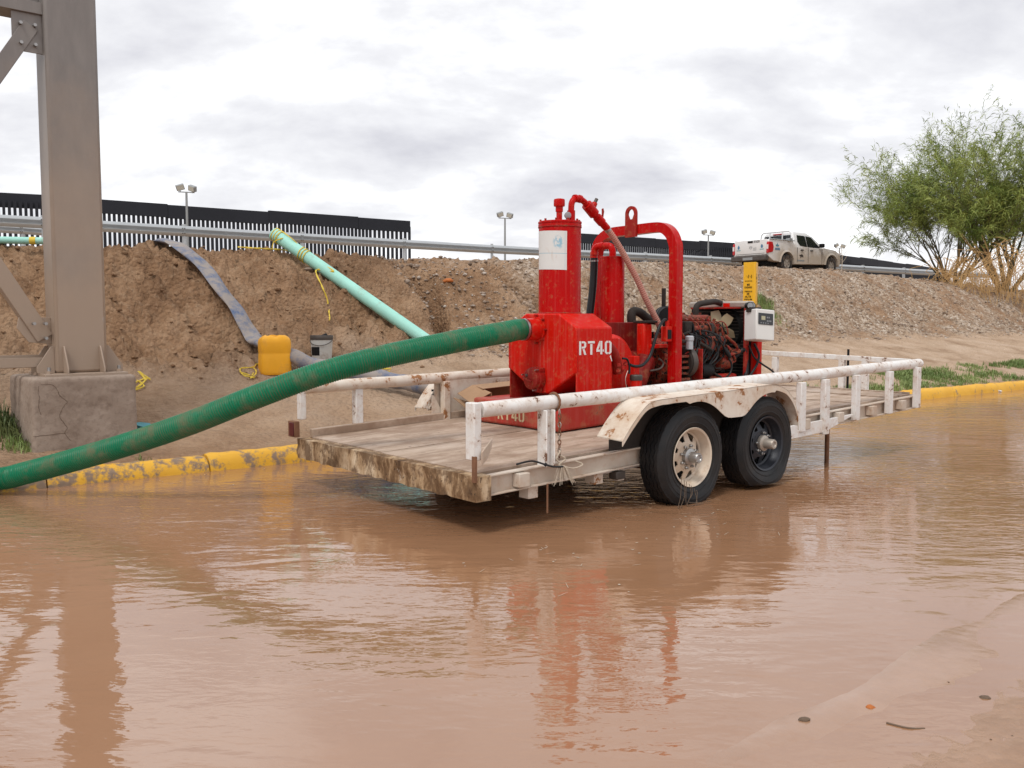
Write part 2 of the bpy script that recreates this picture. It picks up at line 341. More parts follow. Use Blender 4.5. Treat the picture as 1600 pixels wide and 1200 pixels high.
# ------------------------------------------------------------------ object helpers
COL = sc.collection
class Root:
    def __init__(s, name, label, cat, org, rz=0, world=None, group=None, tilt=None):
        s.org = Vector(org); s.ob = bpy.data.objects.new(name, None); COL.objects.link(s.ob)
        s.ob.location = world if world is not None else s.org; s.ob.rotation_euler = (0, 0, rz)
        s.ob['label'] = label; s.ob['category'] = cat; s.ob.empty_display_size = .1
        if group: s.ob['group'] = group
def tag(o, label=None, cat=None, group=None, kind=None):
    for k, v in (('label', label), ('category', cat), ('group', group), ('kind', kind)):
        if v: o[k] = v
    return o
def frame_for(d):
    d = Vector(d).normalized(); a = Vector((0, 0, 1)) if abs(d.z) < .9 else Vector((1, 0, 0))
    x = d.cross(a).normalized(); return x, d.cross(x).normalized(), d
class MB:
    def __init__(s): s.v = []; s.f = []; s.attr = None
    def add(s, vs, fs):
        k = len(s.v); s.v += [tuple(q) for q in vs]; s.f += [tuple(i + k for i in f) for f in fs]; return s
    def box(s, x0, x1, y0, y1, z0, z1, taper=0):
        a, b = taper, taper
        return s.add([(x0, y0, z0), (x1, y0, z0), (x1, y1, z0), (x0, y1, z0), (x0 + a, y0 + b, z1), (x1 - a, y0 + b, z1), (x1 - a, y1 - b, z1), (x0 + a, y1 - b, z1)],
                     [(3, 2, 1, 0), (4, 5, 6, 7), (0, 1, 5, 4), (1, 2, 6, 5), (2, 3, 7, 6), (3, 0, 4, 7)])
    def bar(s, p0, p1, w, h, up=(0, 0, 1)):
        p0 = Vector(p0); p1 = Vector(p1); d = (p1 - p0).normalized(); x = d.cross(Vector(up)).normalized(); y = x.cross(d)
        vs = [p + x * a * w / 2 + y * b * h / 2 for p in (p0, p1) for a, b in ((-1, -1), (1, -1), (1, 1), (-1, 1))]
        return s.add(vs, [(3, 2, 1, 0), (4, 5, 6, 7), (0, 1, 5, 4), (1, 2, 6, 5), (2, 3, 7, 6), (3, 0, 4, 7)])
    def cyl(s, p0, p1, r0, r1=None, n=20, caps=True):
        return s.lathe([(r0, 0), (r0 if r1 is None else r1, 1)], p0, p1, n, caps)
    def lathe(s, prof, p0, p1, n=24, caps=True, unit=True):
        p0 = Vector(p0); p1 = Vector(p1); x, y, d = frame_for(p1 - p0); l = (p1 - p0).length if unit else 1
        vs = []; fs = []
        for r, h in prof:
            for i in range(n):
                a = 2 * pi * i / n; vs.append(p0 + d * (h * l) + x * (r * cos(a)) + y * (r * sin(a)))
        for k in range(len(prof) - 1):
            for i in range(n):
                j = (i + 1) % n; fs.append((k * n + i, k * n + j, (k + 1) * n + j, (k + 1) * n + i))
        if caps:
            fs.append(tuple(reversed(range(n)))); fs.append(tuple((len(prof) - 1) * n + i for i in range(n)))
        return s.add(vs, fs)
    def tube(s, pts, r, n=10, caps=True, flat=None):
        pts = [Vector(p) for p in pts]; m = len(pts); vs = []; fs = []
        rr = r if isinstance(r, (list, tuple)) else [r] * m
        x = None
        for i, p in enumerate(pts):
            d = (pts[min(i + 1, m - 1)] - pts[max(i - 1, 0)]).normalized()
            if x is None: x, y, _ = frame_for(d)
            else:
                x = (x - d * x.dot(d)).normalized(); y = d.cross(x)
            for k in range(n):
                a = 2 * pi * k / n; vs.append(p + x * (rr[i] * cos(a)) + y * (rr[i] * sin(a)))
        for i in range(m - 1):
            for k in range(n):
                j = (k + 1) % n; fs.append((i * n + k, i * n + j, (i + 1) * n + j, (i + 1) * n + k))
        if caps: fs.append(tuple(reversed(range(n)))); fs.append(tuple((m - 1) * n + k for k in range(n)))
        return s.add(vs, fs)
    def prism(s, poly, o, u, v, nrm):
        """poly in (u,v) from origin o, extruded along nrm (vector with length)"""
        o, u, v, nrm = map(Vector, (o, u, v, nrm)); k = len(poly)
        a = [o + u * p[0] + v * p[1] for p in poly]; vs = a + [q + nrm for q in a]
        fs = [tuple(reversed(range(k))), tuple(range(k, 2 * k))] + [(i, (i + 1) % k, k + (i + 1) % k, k + i) for i in range(k)]
        return s.add(vs, fs)
    def ico(s, c, r, sub=1, jit=0, sq=(1, 1, 1)):
        bm = bmesh.new(); bmesh.ops.create_icosphere(bm, subdivisions=sub, radius=1)
        vs = [Vector(c) + Vector((q.co.x * sq[0], q.co.y * sq[1], q.co.z * sq[2])) * (r * (1 + random.uniform(-jit, jit))) for q in bm.verts]
        fs = [tuple(z.index for z in f.verts) for f in bm.faces]; bm.free(); return s.add(vs, fs)
    def build(s, name, mat, parent=None, origin=None, angle=38, bevel=0, rz=0, kind=None, world=None):
        org = parent.org if isinstance(parent, Root) else (Vector(parent['org']) if parent is not None else Vector(origin or (0, 0, 0)))
        me = bpy.data.meshes.new(name)
        me.from_pydata([tuple(Vector(q) - org) for q in s.v], [], s.f); me.validate()
        bm = bmesh.new(); bm.from_mesh(me); bmesh.ops.recalc_face_normals(bm, faces=bm.faces); bm.to_mesh(me); bm.free()
        if angle is not None:
            me.shade_smooth(); me.set_sharp_from_angle(angle=radians(angle))
        o = bpy.data.objects.new(name, me); COL.objects.link(o); me.materials.append(MATS[mat])
        o['org'] = tuple(org)
        if isinstance(parent, Root): o.parent = parent.ob
        elif parent is not None: o.parent = parent
        else: o.location = world if world is not None else org; o.rotation_euler = (0, 0, rz)
        if bevel:
            b = o.modifiers.new('bevel', 'BEVEL'); b.width = bevel; b.segments = 2; b.limit_method = 'ANGLE'; b.angle_limit = radians(35)
        if kind: o['kind'] = kind
        return o
def spline(pts, n=8):
    pts = [Vector(p) for p in pts]; out = []
    for i in range(len(pts) - 1):
        p0 = pts[max(i - 1, 0)]; p1 = pts[i]; p2 = pts[i + 1]; p3 = pts[min(i + 2, len(pts) - 1)]
        for k in range(n):
            t = k / n; out.append(.5 * ((2 * p1) + (p2 - p0) * t + (2 * p0 - 5 * p1 + 4 * p2 - p3) * t * t + (3 * p1 - p0 - 3 * p2 + p3) * t**3))
    return out + [pts[-1]]
def float_attr(ob, name, vals):
    a = ob.data.attributes.new(name, 'FLOAT', 'POINT'); a.data.foreach_set('value', np.asarray(vals, np.float32))
def color_attr(ob, name, rgb):
    a = ob.data.attributes.new(name, 'FLOAT_COLOR', 'POINT')
    q = np.ones((len(rgb), 4), np.float32); q[:, :3] = rgb; a.data.foreach_set('color', q.ravel())
def mesh_np(name, V, F, mat, smoothf=True):
    me = bpy.data.meshes.new(name); me.vertices.add(len(V)); me.vertices.foreach_set('co', np.asarray(V, np.float32).ravel())
    k = F.shape[1]; me.loops.add(F.size); me.loops.foreach_set('vertex_index', F.ravel().astype(np.int32))
    me.polygons.add(len(F)); me.polygons.foreach_set('loop_start', np.arange(0, F.size, k, dtype=np.int32))
    me.polygons.foreach_set('loop_total', np.full(len(F), k, np.int32)); me.update(calc_edges=True)
    if smoothf: me.shade_smooth()
    o = bpy.data.objects.new(name, me); COL.objects.link(o); me.materials.append(MATS[mat]); return o

# ------------------------------------------------------------------ ground
def kerb_t(s): return 8.2 - .055 * (np.clip(s, -20, 40) - 3) if True else 0
S_C = [-30, 0, 2.4, 5, 9.4, 16.5, 27.5, 41, 60]; T_C = [12.2, 12.9, 13.0, 13.4, 14.25, 14.9, 16.1, 15.6, 15.4]; Z_C = [2.15, 2.21, 2.28, 2.40, 2.53, 2.76, 3.02, 2.62, 2.2]
GULLY = []
GULLY_SEEN = [  # erosion channels: image points, width, depth
    ([(640, 412), (652, 432), (668, 452), (676, 472), (690, 488), (689, 505), (701, 532)], .15, .75), ([(664, 420), (672, 440), (680, 470)], .16, .35),
    ([(776, 424), (800, 442), (822, 458), (842, 478)], .26, .50), ([(634, 418), (642, 424)], .16, .25),
    ([(1352, 434), (1390, 444), (1425, 458), (1452, 474), (1474, 488)], .34, .62), ([(1215, 450), (1236, 468), (1256, 490)], .15, .34), ([(1362, 450), (1376, 460), (1388, 470)], .18, .34), ([(1290, 452), (1330, 474), (1372, 500)], .11, .16),
    ([(1520, 458), (1556, 474), (1602, 502)], .28, .45), ([(1420, 482), (1470, 504), (1530, 520)], .14, .16), ([(1180, 452), (1200, 474)], .10, .14), ([(1020, 440), (1040, 462)], .14, .18),
    ([(535, 494), (552, 500), (560, 492)], .20, .22), ([(440, 478), (470, 486), (490, 496)], .14, .18), ([(330, 520), (365, 534)], .2, .14), ([(200, 420), (240, 436)], .16, .12), ([(270, 452), (300, 470)], .14, .12)]
def seg_dist(s, t, path):
    d = np.full(s.shape, 1e9); path = [np.array(p) for p in path]
    for a, b in zip(path[:-1], path[1:]):
        ab = b - a; k = np.clip(((s - a[0]) * ab[0] + (t - a[1]) * ab[1]) / (ab @ ab), 0, 1)
        d = np.minimum(d, np.hypot(s - a[0] - k * ab[0], t - a[1] - k * ab[1]))
    return d
def height(s, t, detail=True):
    s = np.asarray(s, float); t = np.asarray(t, float)
    tk = kerb_t(s) + .16; tc_ = np.interp(s, S_C, T_C); zc = np.interp(s, S_C, Z_C)
    if detail: tc_ = tc_ + .35 * fbm(s * .45, t * 0 + 3.3, 3)
    tf = np.interp(s, [-10, 4, 10, 18, 30, 50], [10.4, 10.9, 10.9, 10.8, 11.0, 11.2]); zf = np.interp(s, [-10, 5, 18, 40], [.62, .74, .88, .95])
    verge = .14 + (zf - .14) * np.clip((t - tk) / (tf - tk), 0, 1)**np.interp(s, [3.0, 6.5], [2.3, .9])
    k = np.clip((t - tf) / (tc_ - tf), 0, 1); kk = k + .09 * np.sin(k * pi * 2) * -1
    slope = zf + (zc - zf) * kk
    back = np.minimum(zc + np.interp(s, [12, 24], [.040, .085]) * np.clip(t - tc_, 0, 60), 3.52)
    back = back + (2.0 - back) * smooth(22, 40, t - tc_)
    z = np.where(t < tf, verge, np.where(t < tc_, slope, back))
    road = -.07 + .075 * smooth(3.2, 1.2, t) + .012 * np.clip(1.6 - t, 0, 30) * (t > -30)
    if detail:
        onb = smooth(tk + .0, tk + .5, t) * smooth(26, 20, t)
        sl = smooth(tf - .4, tf + .5, t) * smooth(tc_ + 1.2, tc_ + .2, t)
        left = smooth(11, 6, s)
        z = z + onb * (.05 * fbm(s * .9, t * .9, 3) + .018 * fbm(s * 4.2, t * 4.2, 4, .6))
        z = z + sl * (.10 * fbm(s * .8 + 7, t * .8, 4) + (.07 + .15 * left) * np.abs(fbm(s * 2.3, t * 2.3 + 4, 4, .62)) + (.04 + .05 * left) * fbm(s * 6, t * 6, 3, .7) - (.05 + .05 * left) * np.clip(.22 - np.abs(fbm(s * 3.4 + 31, t * 3.4, 3, .6)), 0, 1) / .22 + .02 * np.abs(pn(s * 17, t * 17)) - .01)
        z = z + sl * .07 * (1 - left) * pn(s * 2.6 + .9 * t, t * .35)          # down-slope rills on the gravel face
        z = z + .09 * smooth(.9, .0, np.abs(t - tc_)) * fbm(s * 1.5, t * 1.2 + 9, 4, .6)
        for path, wd, dp in GULLY:
            dd = seg_dist(s + .16 * pn(s * 2, t * 2), t + .16 * pn(s * 2 + 9, t * 2), path) / wd
            z = z - dp * np.exp(-dd**4 * .8)
        rut = .010 * fbm(s * 1.2, t * 1.2, 4) + .010 * np.exp(-((t - 1.72 - .12 * pn(s * .5, s * 0)) / .10)**2) - .012 * np.exp(-((t - 1.35 - .1 * pn(s * .6, s * 0 + 4)) / .16)**2)
        rough_near = smooth(1.62, .8, t + .35 * pn(s * 1.1, t * 1.1)) * (.020 * fbm(s * 5, t * 10, 4, .62) + .016 * np.abs(pn(s * 12, t * 24)) + .012 * pn(s * 28, t * 40))
        road = road + rut * smooth(3.5, 2.3, t) + rough_near
    q = smooth(tk - .28, tk + .0, t)
    return road * (1 - q) + z * q
def base_hit(u, v):
    r = ray(u, v); ys = np.linspace(8, 60, 2600); P = np.array([0, 0, CAMH]) + np.outer(ys / r.y, np.array(r))
    s = P[:, 0] * D[0] + P[:, 1] * D[1]; t = P[:, 0] * NN[0] + P[:, 1] * NN[1]; q = np.nonzero(height(s, t, False) >= P[:, 2])[0]
    k = q[0] if len(q) else -1; return (float(s[k]), float(t[k]))
GULLY = [([base_hit(u, v) for u, v in pth], wd, dp) for pth, wd, dp in GULLY_SEEN]
def grow(a, b, d0, d1):
    out = [a]; 
    while out[-1] < b:
        k = (out[-1] - a) / (b - a); out.append(out[-1] + d0 + (d1 - d0) * k)
    return out
s_ax = np.array([-4000, -1500, -600, -250, -120, -60, -30, -18] + grow(-11, 1, .25, .045) + grow(1.05, 14, .045, .06)[1:] + grow(14.1, 48, .06, .19) + [49, 51, 54, 60, 75, 100, 150, 250, 500, 1000, 2500, 5000])
t_ax = np.array([-4000, -1500, -600, -250, -120, -60, -30, -15, -8, -5, -3.5, -2.5] + grow(-1.9, 2.6, .04, .03) + grow(2.7, 7.0, .25, .2) + grow(7.05, 12, .05, .05) + grow(12.05, 16.8, .045, .06) + grow(16.9, 32, .1, .8) + [34, 38, 45, 55, 70, 100, 150, 250, 500, 1000, 2500, 5000])
s_ax = np.unique(s_ax); t_ax = np.unique(t_ax)
SS, TT = np.meshgrid(s_ax, t_ax, indexing='ij'); ZZ = height(SS, TT)
V = np.stack([SS * D[0] + TT * NN[0], SS * D[1] + TT * NN[1], ZZ], -1).reshape(-1, 3)
ns, ntt = SS.shape; ii, jj = np.meshgrid(np.arange(ns - 1), np.arange(ntt - 1), indexing='ij'); base = (ii * ntt + jj).ravel()
F = np.stack([base, base + ntt, base + ntt + 1, base + 1], 1)
ground = mesh_np('ground', V, F, 'soil'); ground['kind'] = 'structure'
tc_ = np.interp(SS, S_C, T_C); tk = kerb_t(SS) + .16
wob = fbm(SS * .35, TT * .35, 4)
gravel = smooth(7.5, 13.5, SS + 3 * wob) * smooth(10.6, 11.6, TT + .8 * wob); gravel = np.maximum(gravel, smooth(0, 2, TT - tc_))
sand = smooth(11.8, 10.9, TT + .9 * wob) * smooth(tk - .2, tk + .2, TT)
sand = sand * (.55 + .45 * smooth(4, 9, SS)) * (1 - .65 * smooth(9.6, 8.6, TT) * smooth(6, 3, SS))
wet = smooth(tk + .02, tk - .25, TT) * (1 - .45 * smooth(1.45, .7, TT + .5 * wob + .2 * fbm(SS * 2.5, TT * 4, 3)) * smooth(-2.5, -1.5, TT))
color_attr(ground, 'zone', np.stack([gravel, sand, wet], -1).reshape(-1, 3))
def gz(s, t): return float(height(np.array([s]), np.array([t]))[0])
def G(s, t, dz=0): return W(s, t, gz(s, t) + dz)
def gxy(x, y): 
    s, t = ST(x, y); return gz(s, t)
def hit(u, v):
    """where the line through this image point meets the ground"""
    r = ray(u, v); ys = np.concatenate([np.linspace(2.5, 30, 2200), np.linspace(30, 60, 700)]); P = np.array([0, 0, CAMH]) + np.outer(ys / r.y, np.array(r))
    s = P[:, 0] * D[0] + P[:, 1] * D[1]; t = P[:, 0] * NN[0] + P[:, 1] * NN[1]
    b = np.nonzero(height(s, t) >= P[:, 2])[0]; k = b[0] if len(b) else -1
    return Vector(P[k])

# water sheet
wm = MB(); q = [W(-300, -6), W(400, -6), W(400, 7.95), W(-300, 8.5)]
wm.add(q, [(0, 1, 2, 3)]); wo = wm.build('flood_water', 'muddy_water', angle=None); tag(wo, kind='structure')

# loose stones on the bank
def stones(name, n, region, mat, smin, smax, lab):
    bm = bmesh.new(); bmesh.ops.create_icosphere(bm, subdivisions=1, radius=1)
    bv = np.array([v.co[:] for v in bm.verts]); bf = np.array([[z.index for z in f.verts] for f in bm.faces]); bm.free()
    bv2 = bv[:12]
    s, t = region(n); z = height(s, t); r = smin + (smax - smin) * rng.random(n)**5
    nv = len(bv); jit = 1 + .45 * (rng.random((n, nv, 1)) - .5)
    sq = np.stack([.8 + .5 * rng.random(n), .8 + .5 * rng.random(n), .45 + .35 * rng.random(n)], -1)[:, None, :]
    a = rng.random(n) * 2 * pi; c, si = np.cos(a), np.sin(a)
    P = bv[None] * jit * sq * r[:, None, None]
    X = P[..., 0] * c[:, None] - P[..., 1] * si[:, None]; Y = P[..., 0] * si[:, None] + P[..., 1] * c[:, None]
    base = np.stack([s * D[0] + t * NN[0], s * D[1] + t * NN[1], z + r * .15], -1)[:, None, :]
    Vv = (np.stack([X, Y, P[..., 2]], -1) + base).reshape(-1, 3); Ff = (bf[None] + (np.arange(n) * nv)[:, None, None]).reshape(-1, 3)
    o = mesh_np(name, Vv, Ff, mat, False); tag(o, lab, 'stones', kind='stuff')
def reg_slope(n):
    s = 8.5 + 33 * rng.random(n)**1.4; t = 11 + rng.random(n) * (np.interp(s, S_C, T_C) + .5 - 11); return s, t
stones('gravel_stones', 15000, reg_slope, 'stones', .007, .05, 'loose grey and tan gravel stones scattered over the embankment slope')
def reg_left(n):
    s = -2 + 10 * rng.random(n); t = 10.7 + rng.random(n)**.8 * 3; return s, t
stones('soil_clods', 2400, reg_left, 'soil', .006, .045, 'brown soil clods lying on the left part of the embankment')

# ------------------------------------------------------------------ kerb
kr = Root('kerb', '', '', (0, 0, 0)); del kr.ob['label'], kr.ob['category']; kr.ob['kind'] = 'structure'
def kerb_piece(s0, s1, k):
    m = MB(); n = max(6, int((s1 - s0) / .06)); prof = [(-.02, -.12), (0, .03), (.02, .085), (.055, .125), (.10, .145), (.16, .145), (.21, .12), (.235, .06), (.24, -.05)]
    wear = []; dz = random.uniform(-.012, .012)
    ss = np.linspace(s0 + .006, s1 - .006, n); vs = []; np_ = len(prof)
    for i, s in enumerate(ss):
        edge = .012 if i in (0, n - 1) else 0
        for j, (dt, z) in enumerate(prof):
            nz = float(pn(s * 3.1, j * .8)) * .022 + float(pn(s * 9 + 4, j * 1.7)) * .012
            vs.append(W(s, float(kerb_t(s)) - .1 + dt + nz, z + nz * .8 + dz - edge + (.0 if s < 6 else .02))); wear.append(float(np.interp(s, [1.2, 2.2, 4.5, 8, 12], [.62, .30, .20, .2, .08])))
    fs = [(i * np_ + j, i * np_ + j + 1, (i + 1) * np_ + j + 1, (i + 1) * np_ + j) for i in range(n - 1) for j in range(np_ - 1)]
    fs += [tuple(range(np_)), tuple((n - 1) * np_ + j for j in reversed(range(np_)))]
    m.add(vs, fs); o = m.build('kerb_segment', 'kerb_yellow', kr, angle=60); float_attr(o, 'wear', wear)
sk = -6.0
while sk < 40:
    ln = random.uniform(1.3, 2.1); kerb_piece(sk, sk + ln, 0); sk += ln

# ------------------------------------------------------------------ flatbed trailer
TN, TF, S0, S1 = 4.55, 6.97, 3.52, 9.45          # near side, far side, rear end, front end
def deck(s): return .40 + .036 * (s - S0)
def railz(s): return .822 + .019 * (s - S0)
tr = Root('flatbed_trailer', 'white rusty flatbed trailer with pipe rails standing in brown flood water', 'trailer', (6.4, 5.76, 0), ROT, W(6.4, 5.76, 0))
def sheet(m, s0, s1, t0, t1, th=.022, dz=0, n=14, amp=.004):
    ss = np.linspace(s0, s1, n); ts = np.linspace(t0, t1, n); vs = []
    for a in ss:
        for b in ts: vs.append((a, b, deck(a) + dz + amp * float(pn(a * 3 + dz * 90, b * 3))))
    k = len(vs); vs += [(x, y, z - th) for x, y, z in vs]; fs = []
    for i in range(n - 1):
        for j in range(n - 1):
            fs.append((i * n + j, (i + 1) * n + j, (i + 1) * n + j + 1, i * n + j + 1)); fs.append((k + i * n + j, k + i * n + j + 1, k + (i + 1) * n + j + 1, k + (i + 1) * n + j))
    ring = [i * n for i in range(n)] + [(n - 1) * n + j for j in range(1, n)] + [i * n + n - 1 for i in range(n - 2, -1, -1)] + [j for j in range(n - 2, 0, -1)]
    for a, b in zip(ring, ring[1:] + ring[:1]): fs.append((a, b, k + b, k + a))
    m.add(vs, fs); return m
for a, b, c, d_, dz in [(3.56, 5.9, 4.60, 5.78, 0), (3.57, 6.1, 5.785, 6.90, .004), (5.905, 8.3, 4.60, 5.78, .003), (6.105, 8.3, 5.785, 6.90, -.002)]:
    sheet(MB(), a, b, c, d_, dz=dz).build('deck_sheet', 'deck_mud', tr, angle=30)
x = 8.305
while x < 9.40:
    sheet(MB(), x, min(x + .205, 9.42), 4.58 + random.uniform(-.02, .02), 6.93, .035, random.uniform(-.008, .016), 6).build('deck_plank', 'deck_mud', tr, angle=30); x += .215
# rear beam, rotten and flaking
m = MB(); n1_, n2_ = 70, 9; vs = []
for i in range(n1_):
    for j in range(n2_):
        t = 4.50 + (6.99 - 4.50) * i / (n1_ - 1); z = .235 + .159 * j / (n2_ - 1)
        dd = .018 * float(fbm(np.array(t * 5), np.array(z * 9), 3)) + .007 * float(pn(t * 21, z * 14))
        zz = z - (.03 * abs(float(pn(t * 6, 3.3))) if j == 0 else 0) 
        vs.append((3.475 + dd, t, zz))
k = len(vs); vs += [(3.60, y, z) for _, y, z in vs]
fs = [(i * n2_ + j, (i + 1) * n2_ + j, (i + 1) * n2_ + j + 1, i * n2_ + j + 1) for i in range(n1_ - 1) for j in range(n2_ - 1)]
fs += [(i * n2_ + n2_ - 1, (i + 1) * n2_ + n2_ - 1, k + (i + 1) * n2_ + n2_ - 1, k + i * n2_ + n2_ - 1) for i in range(n1_ - 1)]
fs += [(i * n2_, (i + 1) * n2_, k + (i + 1) * n2_, k + i * n2_) for i in range(n1_ - 1)]
fs += [tuple(list(range(n2_)) + [k + j for j in reversed(range(n2_))]), tuple([(n1_ - 1) * n2_ + j for j in range(n2_)] + [k + (n1_ - 1) * n2_ + j for j in reversed(range(n2_))])]
tag(m.add(vs, fs).build('rear_beam', 'rotten', tr, angle=25), 'rotten flaking rear beam streaked with rust')
m = MB().bar((3.58, 6.94, deck(3.58) + .03), (8.3, 6.94, deck(8.3) + .03), .06, .075); m.build('side_sill', 'deck_mud', tr, bevel=.006)
# side beams (channel section): web plus two flanges
def channel(t, s0, s1, z0, z1, out, mat, name):
    m = MB(); th = .008
    for a, b in ((0, 1),):
        def pr(u0, u1, f0, f1):
            y0, y1 = t + out * u0, t + out * u1
            v = [(s0, y0, z0(s0) + f0 * (z1(s0) - z0(s0))), (s1, y0, z0(s1) + f0 * (z1(s1) - z0(s1))), (s1, y1, z0(s1) + f0 * (z1(s1) - z0(s1))), (s0, y1, z0(s0) + f0 * (z1(s0) - z0(s0)))]
            v += [(p[0], p[1], z0(p[0]) + f1 * (z1(p[0]) - z0(p[0]))) for p in v]
            m.add(v, [(3, 2, 1, 0), (4, 5, 6, 7), (0, 1, 5, 4), (1, 2, 6, 5), (2, 3, 7, 6), (3, 0, 4, 7)])
        pr(.0, .02, .0, 1.0); pr(.02, .055, 0, .09); pr(.02, .055, .91, 1.0)
    return m.build(name, mat, tr, bevel=.003)
channel(TN + .02, S0 + .01, S1, lambda s: deck(s) - .15, lambda s: deck(s) - .012, -1, 'white_mud', 'side_beam')
channel(TF - .02, S0 + .01, S1, lambda s: deck(s) - .15, lambda s: deck(s) - .012, 1, 'white_mud', 'side_beam')
MB().box(9.43, 9.48, TN + .01, TF - .01, deck(9.45) - .14, deck(9.45) - .01).build('front_beam', 'white_mud', tr, bevel=.004)
# main beams under the deck, tapered at the front end
for t in (4.57, 6.80):
    p = [(4.7, .27), (7.35, .345), (7.70, .375), (8.05, .50), (8.05, deck(8.05) - .155), (4.7, deck(4.7) - .155)]
    MB().prism(p, (0, t, 0), (1, 0, 0), (0, 0, 1), (0, .07, 0)).build('main_beam', 'white', tr, bevel=.004)
MB().prism([(6.70, .325), (7.58, .358), (8.07, .478), (8.07, .492), (6.70, .445)], (0, 4.486, 0), (1, 0, 0), (0, 0, 1), (0, .026, 0)).build('frame_web', 'white', tr, bevel=.004)
for s in (3.9, 4.55, 5.1, 7.6, 8.25, 8.85):
    MB().box(s, s + .07, TN + .03, TF - .03, deck(s) - .13, deck(s) - .035).build('cross_member', 'dark_steel', tr, bevel=.003)
for s, z in ((3.98, .13), (4.62, .1)):
    MB().box(s, s + .09, TN + .02, TN + .12, deck(s) - .24, deck(s) - .152).build('hanger_bracket', 'white_rust', tr, bevel=.004)
# stake pockets
for s, dz in ((3.82, 0), (7.22, 0), (7.80, .0), (8.42, 0), (9.02, 0)):
    MB().box(s, s + .095, TN - .075, TN - .001, deck(s) - .125, deck(s) - .03).build('stake_pocket', 'white_mud', tr, bevel=.006)
# rails
def rail(t, s0, s1, name='top_rail', mat='white'):
    pts = [(s0 + (s1 - s0) * k / 30, t + .006 * float(pn(k * .3, t)), railz(s0 + (s1 - s0) * k / 30) + .006 * float(pn(k * .27 + 5, t))) for k in range(31)]
    return MB().tube(pts, .051, 18).build(name, mat, tr)
nr = rail(TN - .005, S0 + .02, S1 + .05); rail(TF, S0, 6.6, mat='white_rust')
MB().ico((S1 + .05, TN - .005, railz(S1 + .05)), .0505, 2).build('rail_end_cap', 'white', tr, angle=80)
def post(s, t, w, dp, z0, z1, mat='white', ibeam=False, name='rail_post'):
    m = MB()
    if ibeam:
        m.box(s - w / 2, s - w / 2 + .012, t - dp / 2, t + dp / 2, z0, z1); m.box(s + w / 2 - .012, s + w / 2, t - dp / 2, t + dp / 2, z0, z1); m.box(s - w / 2 + .012, s + w / 2 - .012, t - .007, t + .007, z0, z1)
    else: m.box(s - w / 2, s + w / 2, t - dp / 2, t + dp / 2, z0, z1)
    return m.build(name, mat, tr, bevel=.007)
post(3.49, TN - .005, .06, .095, .50, .872, name='corner_post'); post(3.51, TF, .055, .07, .555, .87, name='corner_post')
post(4.10, TN - .03, .085, .095, .40, .79, ibeam=True); post(4.06, TF + .01, .075, .075, .41, .79)
for s, zt in ((7.18, .84), (7.58, .85), (8.13, .87), (8.78, .88), (9.37, .90)):
    post(s, TN - .055, .085, .055, deck(s) - .14 - (.07 if s == 7.58 else 0), zt)
for s in (6.7, 8.3): post(s, TF, .08, .06, deck(s) - .1, railz(s))
# front headboard: square cross rail on posts
MB().bar((9.45, 4.62, .955), (9.45, TF, 1.01), .06, .055).build('front_rail', 'white', tr, bevel=.005)
MB().bar((6.6, TF, railz(6.6) + .02), (9.45, TF, 1.005), .06, .055).build('side_rail', 'white', tr, bevel=.005)
for t in (6.28, 5.40, 5.12): post(9.45, t, .06, .07, deck(9.45) - .1, .955)
MB().cyl((9.45, 5.33, .60), (9.45, 5.33, 1.07), .013, n=10).build('stake_pipe', 'black', tr)
# far side panel of the load bed
m = MB(); m.box(4.98, 6.9, TF - .045, TF - .03, .45, .83); m.box(4.95, 5.02, TF - .075, TF - .005, .44, .82); m.build('side_panel', 'white_rust', tr, bevel=.006)
MB().prism([(0, 0), (.11, 0), (.10, .12), (.02, .25), (0, .25)], (4.86, TF + .002, .44), (1, 0, 0), (0, 0, 1), (0, .012, 0)).build('gusset', 'white_rust', tr, bevel=.003)
# rear corner light and bent bracket
tl = MB().box(3.42, 3.47, 6.93, 7.05, .41, .545).build('tail_light_box', 'rust', tr, bevel=.006)
MB().box(3.41, 3.419, 6.935, 7.01, .42, .535).build('lens', 'tail_dark', tl, bevel=.004)
m = MB(); pr = [(0, 0), (.10, .035), (.17, .10), (.185, .16), (.0, .085)]
m.prism(pr, (3.50, TN - .07, .47), (0.75, .35, 0), (0, 0, 1), (.006, -.006, 0)); m.build('light_bracket', 'white_mud', tr, bevel=.003)
MB().box(3.455, 3.475, TN - .065, TN - .03, .36, .53).build('bracket_bolt_plate', 'rust', tr, bevel=.003)
